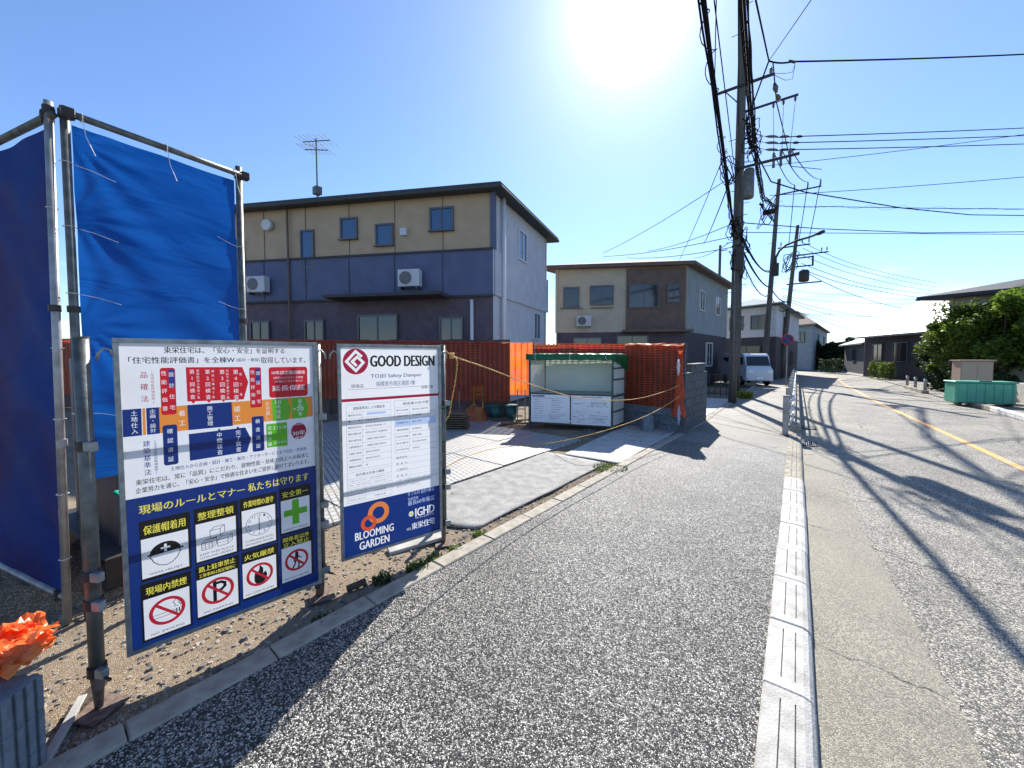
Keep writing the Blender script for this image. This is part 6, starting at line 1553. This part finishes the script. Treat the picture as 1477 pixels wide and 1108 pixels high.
# ------------------------------------------------------------------ utility poles and wires
def upole(base, h, label, r0=.17, r1=.10, lean=(0, 0), steps=True):
    t = thing('utility_pole', label, 'utility pole', tuple(base)); top = base + Vector((lean[0], lean[1], h))
    MB().tube([base.lerp(top, k / 8) for k in range(9)], [r0 + (r1 - r0) * k / 8 for k in range(9)], 18).build('pole_shaft', M['pole'], t, smooth=True)
    if steps:
        m_ = int((h - 2) / .9)
        for k in range(m_):
            z = 2.2 + k * .9; q = base.lerp(top, z / h); s = (1 if k % 2 else -1); MB().tube([q, q + Vector((s * .32, 0, 0))], .011, 6).build('step_bolt', M['iron'], t)
    return t, (lambda z: base + (top - base) * (z / h))
def arm(t, ax, z, x0, x1, dz=0, w=.075, y=0, tilt=0, name='crossarm'):
    c = ax(z); a_ = c + Vector((x0, y - tilt, -dz)); b_ = c + Vector((x1, y + tilt, dz)); MB().beam(a_, b_, w, w).build(name, M['iron'], t, bevel=.004); return a_, b_
def insulator(t, p, h=.22, down=False):
    s = -1 if down else 1; z = [0, .03, .05, .09, .11, .15, .17, .22]; r = [.02, .02, .055, .03, .055, .03, .045, .015]
    MB().tube([p + Vector((0, 0, s * a_ * h / .22)) for a_ in z], r, 9).build('insulator', M['porcelain'], t, smooth=True)
PB1 = spot(1056, 581); PB1.z = 0
p1, ax1 = upole(PB1, 16.0, 'nearest tall concrete utility pole, carrying a grey transformer can', .138, .085)
D1_ = 14.1
def zat(base, py, ax=None):      # height on a pole seen at that row
    lo, hi = 0, 20
    for _ in range(40):
        m_ = (lo + hi) / 2; q = Vector((base.x, base.y, m_)); x = q.x * cyw + q.y * syw; fw = -q.x * syw + q.y * cyw; Z = m_ - EYE
        py_ = PCY - FPX * (Z * cp_ + fw * sp_) / (fw * cp_ - Z * sp_)
        if py_ > py: lo = m_
        else: hi = m_
    return lo
z = zat(PB1, 127); a_, b_ = arm(p1, ax1, z, -.85, .98, dz=0, y=-.12)
for x_ in (-.75, .9): insulator(p1, ax1(z) + Vector((x_, -.12, .04)))
MB().tube([ax1(z - .55) + Vector((-.05, -.12, 0)), ax1(z) + Vector((-.45, -.12, -.02))], .018, 6).build('arm_brace', M['iron'], p1)
z = zat(PB1, 246); arm(p1, ax1, z, .0, 1.75, y=-.15)
for x_ in (1.05, 1.25, 1.5): insulator(p1, ax1(z) + Vector((x_, -.15, .04)), .2); MB().tube([ax1(z) + Vector((x_, -.15, -.05)), ax1(z) + Vector((x_, -.15, -.26))], [.035, .045], 10).build('fuse_cutout', M['porcelain'], p1)
zt = zat(PB1, 250); zb = zat(PB1, 291)
q = ax1(zb) + Vector((.34, -.1, 0)); MB().tube([q, q + Vector((0, 0, .04)), q + Vector((0, 0, zt - zb - .05)), q + Vector((0, 0, zt - zb))], [.15, .17, .17, .15], 18).build('transformer_can', M['steel'], p1, smooth=True)
for k in range(4): z = zat(PB1, 340 + k * 16); MB().tube([ax1(z), ax1(z) + Vector((.0, 0, .035))], .155, 16).build('pole_band', M['iron'], p1)
z = zat(PB1, 375); MB().box(ax1(z) + Vector((.14, -.14, 0)), (.24, .16, .85)).build('junction_box', M['iron'], p1, bevel=.02)
MB().tube([ax1(2.0) + Vector((.02, -.19, -1.9)), ax1(2.0) + Vector((.02, -.175, 3))], .03, 8).build('conduit', M['steel'], p1, smooth=True)
# pole standing close behind
PB1b = cg(1063, 17.5); PB1b.z = 0; ztop = zat(PB1b, 82)
p1b, ax1b = upole(PB1b, ztop, 'second utility pole standing close behind the nearest one', .15, .07)
z = zat(PB1b, 162); arm(p1b, ax1b, z, 0, 1.95)
for x_ in (1.1, 1.45, 1.85): insulator(p1b, ax1b(z) + Vector((x_, 0, -.04)), .2, True)
for k in range(6):
    z = zat(PB1b, 186 + k * 7.5); MB().tube([ax1b(z) + Vector((.05, 0, 0)), ax1b(z) + Vector((.5, 0, .02))], .022, 6).build('bracket', M['iron'], p1b); MB().tube([ax1b(z) + Vector((.3, 0, -.06)), ax1b(z) + Vector((.3, 0, .06))], .06, 8).build('insulator', M['porcelain'], p1b)
pts = [ax1b(zat(PB1b, 193)) + Vector((.1 + .28 * math.sin(a_), 0, .28 * math.cos(a_))) for a_ in [k * .35 for k in range(14)]]
MB().tube(pts, .03, 7).build('cable_loop', M['wire'], p1b, smooth=True)
PB2 = spot(1101, 549); PB2.z = 0; z2 = zat(PB2, 262)
p2, ax2 = upole(PB2, z2, 'third utility pole down the road with the curved street-lamp arm', .19, .11, lean=(.55, 0))
z = zat(PB2, 284); arm(p2, ax2, z, -.15, 2.3)
for x_ in (.9, 1.6, 2.25): insulator(p2, ax2(z) + Vector((x_, 0, .04)), .42)
z = zat(PB2, 305); MB().box(ax2(z) + Vector((-.45, 0, -.05)), (.7, .3, .3)).build('cable_closure', M['iron'], p2, bevel=.05)
# street lamp arm fixed to it
zl = zat(PB2, 392); 
LA = [cp(1119, 388, 26.4), cp(1119, 372, 26.4), cp(1124, 362, 26.4), cp(1133, 354, 26.2), cp(1150, 347, 26), cp(1168, 342, 25.8), cp(1178, 338, 25.7)]
lamp = thing('street_lamp', 'curved-arm street lamp reaching over the road from the third pole', 'street lamp', tuple(LA[0]))
MB().tube(LA, .07, 8).build('lamp_arm', M['iron'], lamp, smooth=True)
MB().box(LA[0] + Vector((0, 0, -.05)), (.35, .3, .85)).build('control_box', M['iron'], lamp, bevel=.03)
hd = (LA[-1] - LA[-2]).normalized(); MB().tube([LA[-1], LA[-1] + hd * .12, LA[-1] + hd * .4, LA[-1] + hd * .5], [.07, .13, .12, .04], 10).build('lamp_head', M['iron'], lamp, smooth=True)
PB3 = spot(1126, 545.5); PB3.z = 0; z3 = zat(PB3, 328)
p3, ax3 = upole(PB3, z3, 'farthest of the four utility poles, with a small round transformer', .19, .11, lean=(.75, 0))
for py, x0, x1 in ((357, -1.1, .9), (371, 0, 2.0), (375, 0, 1.2), (387, 0, 1.1), (411, -.3, 1.8)):
    z = zat(PB3, py); arm(p3, ax3, z, x0, x1, w=.09)
z = zat(PB3, 381); MB().box(ax3(z) + Vector((1.15, 0, 0)), (.12, .12, .75)).build('bracket', M['iron'], p3)
z = zat(PB3, 409); q = ax3(z) + Vector((.75, 0, 0)); MB().tube([q, q + Vector((0, 0, .1)), q + Vector((0, 0, .75)), q + Vector((0, 0, .85))], [.28, .33, .33, .25], 16).build('transformer_can', M['iron'], p3, smooth=True)
for x_ in (-.9, -.4, .4, .8): insulator(p3, ax3(zat(PB3, 356)) + Vector((x_, 0, .05)), .35)
for x_ in (1.6, 1.9): insulator(p3, ax3(zat(PB3, 370)) + Vector((x_, 0, .05)), .3)
c = cg(1035, 30); tp_, axs = upole(c, cp(1035, 354, 30).z, 'thin distant pole between the cream house and the nearest utility pole', .12, .09, steps=False); arm(tp_, axs, cp(1035, 362, 30).z, -.1, .5, w=.06)
c = cg(1181, 120); tp_, axs = upole(c, 9.5, 'tiny distant mast beyond the end of the street', .15, .12, steps=False); arm(tp_, axs, 9.2, -1.2, 1.2, w=.2)

def wire(pts, r, sag=0, n=24, name='power_line', label='', group=None, loops=0, lr=.05, seed=0, bundle=0):
    """one cable through given points, each span hanging"""
    r_ = random.Random(seed); C_ = []
    for p, q in zip(pts, pts[1:]):
        L = (q - p).length
        for k in range(n + (1 if q is pts[-1] else 0)):
            u = k / n; C_.append(p.lerp(q, u) - Vector((0, 0, sag * 4 * u * (1 - u))))
    if r < .02: r *= 1.55
    m = MB().tube(C_, r, 6)
    if loops:
        L = sum((b_ - a_).length for a_, b_ in zip(C_, C_[1:])); turns = L / loops; N_ = int(turns * 10); pp = []; sd_ = seed * 1.7
        for k in range(N_ + 1):
            u = k / N_ * (len(C_) - 1); i = min(int(u), len(C_) - 2); c = C_[i].lerp(C_[i + 1], u - i); tg = (C_[i + 1] - C_[i]).normalized(); s_ = tg.cross(Vector((0, 0, 1))).normalized(); u_ = s_.cross(tg)
            a_ = 2 * math.pi * turns * k / N_ + 3.5 * mn.noise(Vector((k * .045, sd_, .3))); rr = lr * (.75 + 1.3 * mn.noise(Vector((k * .06, sd_, 4.4))))
            pp.append(c + (s_ * math.cos(a_) + u_ * math.sin(a_)) * rr)
        m.tube(pp, max(.006, r * .30), 5)
    for b in range(bundle):
        o_ = Vector((r_.uniform(-.07, .07), 0, r_.uniform(-.08, .08))); m.tube([c + o_ * (1 + .5 * mn.noise(c * .8 + Vector((b * 7, 0, 0)))) for c in C_], r * .6, 5)
    o = m.build(name, M['wire'], smooth=True); return tag(o, label, 'cable', group)
W_ = lambda px, py, D: cp(px, py, D)
def on1(py, dx=0, dy=0): return Vector((PB1.x + dx, PB1.y + dy, zat(PB1, py)))
g_ = 'overhead lines along the road'
def ext(p_far, p_near, k=1.6): return p_far + (p_near - p_far) * k      # carry a cable on past the frame
wire([ext(on1(325, -.12), W_(1013, 0, 5.6), 1.7), on1(325, -.12), on1(345, -.05)], .028, name='telephone_cable', label='thick looped telephone cable left of the nearest pole', loops=.42, lr=.075, seed=1, bundle=3, n=60)
wire([ext(on1(250, -.1, .1), W_(1030, 0, 7.0), 1.6), on1(250, -.1, .1)], .008, label='thin wire just right of the looped telephone cable', group=g_)
wire([ext(on1(160, -.7), W_(1036, 0, 9.5), 1.6), on1(136, -.8, -.1)], .009, label='left of the two thin wires ending on the upper crossarm', group=g_)
wire([ext(on1(120, -.3), W_(1058, 0, 8.6), 1.6), on1(250, .0, .2)], .009, label='thin wire running down close to the left side of the nearest pole', group=g_)
# thick bundle right of the pole
pj = W_(1086, 200, 12.5)
wire([ext(pj, W_(1073, 0, 7.6), 1.6), pj, W_(1100, 285, 19), ax2(zat(PB2, 303))], .030, name='telephone_cable', label='thick bundled cable right of the nearest pole running on to the third pole', loops=.5, lr=.06, seed=2, bundle=3, n=40)
wire([ext(W_(1080, 140, 11), W_(1069, 0, 8), 1.5), W_(1080, 140, 11), W_(1091, 240, 15), W_(1102, 300, 24)], .018, name='telephone_cable', label='second cable hugging the right side of the nearest pole', loops=.7, lr=.04, seed=3, n=30)
jt = W_(1109, 88, 12)
wire([ext(jt, W_(1090, 0, 8.5), 1.5), jt, ax1(zat(PB1, 190)) + Vector((.15, -.1, 0))], .014, label='heavy wire meeting the right-hand branch line at a joint', seed=4)
wire([jt, ext(jt, W_(1170, 0, 9), 1.4)], .007, label='thin wire rising to the upper right from the joint')
wire([jt, W_(1142, 89, 12), ext(W_(1142, 89, 12), W_(1477, 77, 15), 1.3)], .016, sag=.05, label='uppermost heavy wire crossing the sky to the right')
m = MB().tube([W_(1138, 88, 12), W_(1147, 90, 12)], .035, 8); tag(m.build('wire_clamp', M['iron']), 'dark clamp on the uppermost branch wire', 'clamp')
for k, (d_, e_) in enumerate(((0, 0), (3, 10))):
    pts = [W_(1112 + d_, 97 + d_, 12), W_(1118, 106 + d_, 12), W_(1133, 106 + e_, 12), W_(1143, 104 + e_, 12), W_(1147, 92, 12)]
    tag(MB().tube(pts, .007, 5).build('jumper_wire', M['wire']), 'upper jumper loop under the branch wire clamp' if k == 0 else 'lower jumper loop under the branch wire clamp', 'wire')
wire([ax1(zat(PB1, 116)) + Vector((.95, -.12, .1)), W_(1120, 148, 14.5), W_(1134, 205, 17), W_(1141, 240, 20), ax2(zat(PB2, 270)) + Vector((2.25, 0, .4))], .013, label='wire stepping down from the upper crossarm to the third pole', group=g_)
for p_, q_ in ((W_(1117, 120, 14), W_(1120, 134, 14)), (W_(1121, 137, 14), W_(1124, 146, 14.3))): tag(MB().tube([p_, p_.lerp(q_, .5), q_], [.04, .09, .04], 8).build('strain_insulator', M['porcelain'], smooth=True), 'long dark strain insulator below the upper crossarm end' if p_.z > q_.z and p_ == W_(1117, 120, 14) else 'lower strain insulator below the upper crossarm end', 'insulator')
for k, (py0, py1) in enumerate(((197, 184), (206, 195), (216, 207))):
    s0 = ax1b(zat(PB1b, py0 - 3)) + Vector((.3, 0, 0)); mid = W_(1136 + 4 * (2 - k), py0, 13.2); far = ext(mid, W_(1477, py1, 16), 1.3)
    wire([s0, W_(1108, py0, 13.6), mid, far], .010, sag=.03, label=['top', 'middle', 'bottom'][k] + ' one of three parallel branch wires going right')
    t = thing('strain_insulator', 'strain insulators on the ' + ['top', 'middle', 'bottom'][k] + ' branch wire', 'insulator', tuple(W_(1112, py0, 13.6)))
    for px, hw_ in ((1113, 9), (1132, 7), (1143 + (2 - k) * 5, 5)): q0_, q1_ = W_(px - hw_, py0, 13.4), W_(px + hw_, py0, 13.4); MB().tube([q0_, q0_.lerp(q1_, .3), q0_.lerp(q1_, .7), q1_], [.015, .042, .042, .015], 8).build('insulator_disc', M['porcelain'], t, smooth=True)
wire([W_(1100, 240, 18), ext(W_(1100, 240, 18), W_(1477, 192, 20), 1.3)], .009, sag=.1, label='faint wire rising to the right below the three branch wires')
wire([W_(1110, 282, 25), ext(W_(1110, 282, 25), W_(1477, 254, 24), 1.2)], .012, sag=.1, label='faint wire rising gently to the right at mid height')
wire([W_(1080, 200, 13.5), W_(1112, 262, 15), W_(1160, 277, 16), W_(1300, 300, 18), W_(1400, 310, 20), W_(1560, 312, 23)], .015, label='heavy wire curving down to the right across the paler ones')
wire([ax2(zat(PB2, 299)), W_(1190, 298, 25), W_(1640, 302, 22)], .013, sag=.05, label='lashed cable with small loops running right', loops=1.15, lr=.09, seed=6)
wire([ax1(zat(PB1, 322)) + Vector((.1, 0, 0)), W_(1180, 330, 16), W_(1330, 336, 17), W_(1620, 333, 18)], .012, label='wire leaving the nearest pole to the right, upper of two')
wire([ax1(zat(PB1, 336)) + Vector((.1, 0, 0)), W_(1300, 337, 17), W_(1620, 339, 18)], .009, label='wire leaving the nearest pole to the right, lower of two')
# cables between the poles
wire([on1(340, .15), ax2(zat(PB2, 392))], .03, sag=.5, label='thick cable sagging from the nearest pole to the lamp box', bundle=2, seed=8)
wire([on1(360, .18), ax2(zat(PB2, 415)), ax3(zat(PB3, 436))], .035, sag=.35, label='heavy black cable from the nearest pole down the row of poles', bundle=2, seed=9)
wire([on1(375, .18), ax2(zat(PB2, 424)), ax3(zat(PB3, 446))], .014, sag=.6, label='thin wavy cable below the heavy one', loops=1.6, lr=.05, seed=10)
for k, x_ in enumerate((1.1, 1.45, 1.85)):
    wire([ax1b(zat(PB1b, 162)) + Vector((x_, 0, -.25)), ax1(zat(PB1, 246)) + Vector((1.05 + .22 * k, -.15, .25))], .006, label=['left', 'middle', 'right'][k] + ' thin dropper between the two upper crossarms')
for k, x_ in enumerate((.9, 1.6, 2.25)):
    wire([ax2(zat(PB2, 284)) + Vector((x_, 0, .45)), ax3(zat(PB3, 356)) + Vector((-.4 + .6 * k, 0, .4))], .014, sag=.15, label=['left', 'middle', 'right'][k] + ' of three conductors from the third pole to the farthest pole')
    wire([ax1(zat(PB1, 246)) + Vector((1.05 + .22 * k, -.15, .25)), ax2(zat(PB2, 284)) + Vector((x_, 0, .45))], .010, sag=.3, label=['left', 'middle', 'right'][k] + ' of three conductors from the nearest pole to the third pole')
# slack coils hanging on the nearest poles
r_ = random.Random(11)
for k, (px, py, D) in enumerate(((1062, 372, 13.9), (1068, 386, 13.9), (1106, 306, 26), (1051, 246, 13.9), (1082, 180, 13.8), (1140, 378, 30), (1060, 330, 13.9), (1071, 350, 13.9), (1088, 212, 13.6), (1083, 196, 13.7))):
    m = MB()
    for j in range(5):
        pts = []; c = W_(px, py, D); rx, rz_ = r_.uniform(.10, .3) * D / 14, r_.uniform(.25, .55) * D / 14; ph = r_.random() * 6
        for i in range(17): a_ = i / 16 * 6.28; pts.append(c + Vector((rx * math.cos(a_ + ph) * (1 if i % 2 else .85), .05 * math.sin(a_ * 2), rz_ * math.sin(a_))))
        m.tube(pts, .014 * D / 14, 5)
    tag(m.build('cable_coil', M['wire']), ['tangle of slack cable on the junction box of the nearest pole', 'lower slack coil under the junction box', 'cable loops beside the closure on the third pole', 'small cable loops left of the nearest pole at the transformer height', 'cable loops right of the close-set pole tops', 'cable loops on the farthest pole', 'cable coil where the looped telephone cable meets the nearest pole', 'coil right of the nearest pole just above its junction box', 'lower loops beside the three branch wires', 'upper loops beside the three branch wires'][k], 'cable')
# house drops to the left
for k, (x0, y0, x1, y1, d0_, d1_) in enumerate(((1062, 340, 870, 370, 14, 24), (1060, 356, 905, 372, 14, 24), (1058, 322, 935, 362, 14, 25), (1055, 255, 1015, 352, 14, 30), (1050, 258, 870, 365, 14, 24), (1048, 215, 980, 375, 14, 26), (1052, 350, 1000, 372, 14, 24))):
    wire([W_(x0, y0, d0_), W_(x1, y1, d1_)], .009 if k != 3 else .014, sag=.15, label=['uppermost shallow service wire from the nearest pole to the cream house', 'lower shallow service wire to the cream house', 'service wire sloping to the middle of the cream roof', 'heavier wire dropping steeply left towards the thin distant pole', 'service wire dropping from the looped cable to the cream roof', 'steepest thin wire crossing down to the cream roof', 'short service wire nearest the cream roof corner'][k])
# wires beyond the farthest pole, to the right
for k, (x0, y0, x1, y1, x2, y2, r__) in enumerate(((1158, 350, 1240, 384, 1352, 408, .012), (1158, 358, 1240, 390, 1350, 414, .012), (1152, 366, 1240, 398, 1348, 420, .012), (1156, 380, 1250, 411, 1345, 424, .022), (1157, 388, 1230, 412, 1335, 430, .016), (1156, 389, 1230, 425, 1300, 444, .016), (1128, 416, 1210, 425, 1335, 432, .010), (1130, 426, 1200, 435, 1330, 438, .010),
    (1128, 427, 1190, 446, 1275, 459, .020), (1128, 430, 1190, 452, 1258, 466, .020), (1130, 443, 1180, 456, 1240, 470, .022), (1130, 440, 1180, 460, 1232, 476, .026), (1134, 449, 1200, 453, 1275, 456, .012))):
    wire([W_(x0, y0, 30), W_(x1, y1, 36), W_(x2, y2, 44)], r__, sag=.12, label=['first', 'second', 'third', 'fourth (thick)', 'fifth', 'sixth', 'seventh (faint)', 'eighth (faint)', 'ninth', 'tenth', 'eleventh', 'twelfth (thick, lowest)', 'thirteenth (nearly level)'][k] + ' wire from the top fanning right beyond the farthest pole', group='wires fanning out beyond the farthest pole')
#@@END
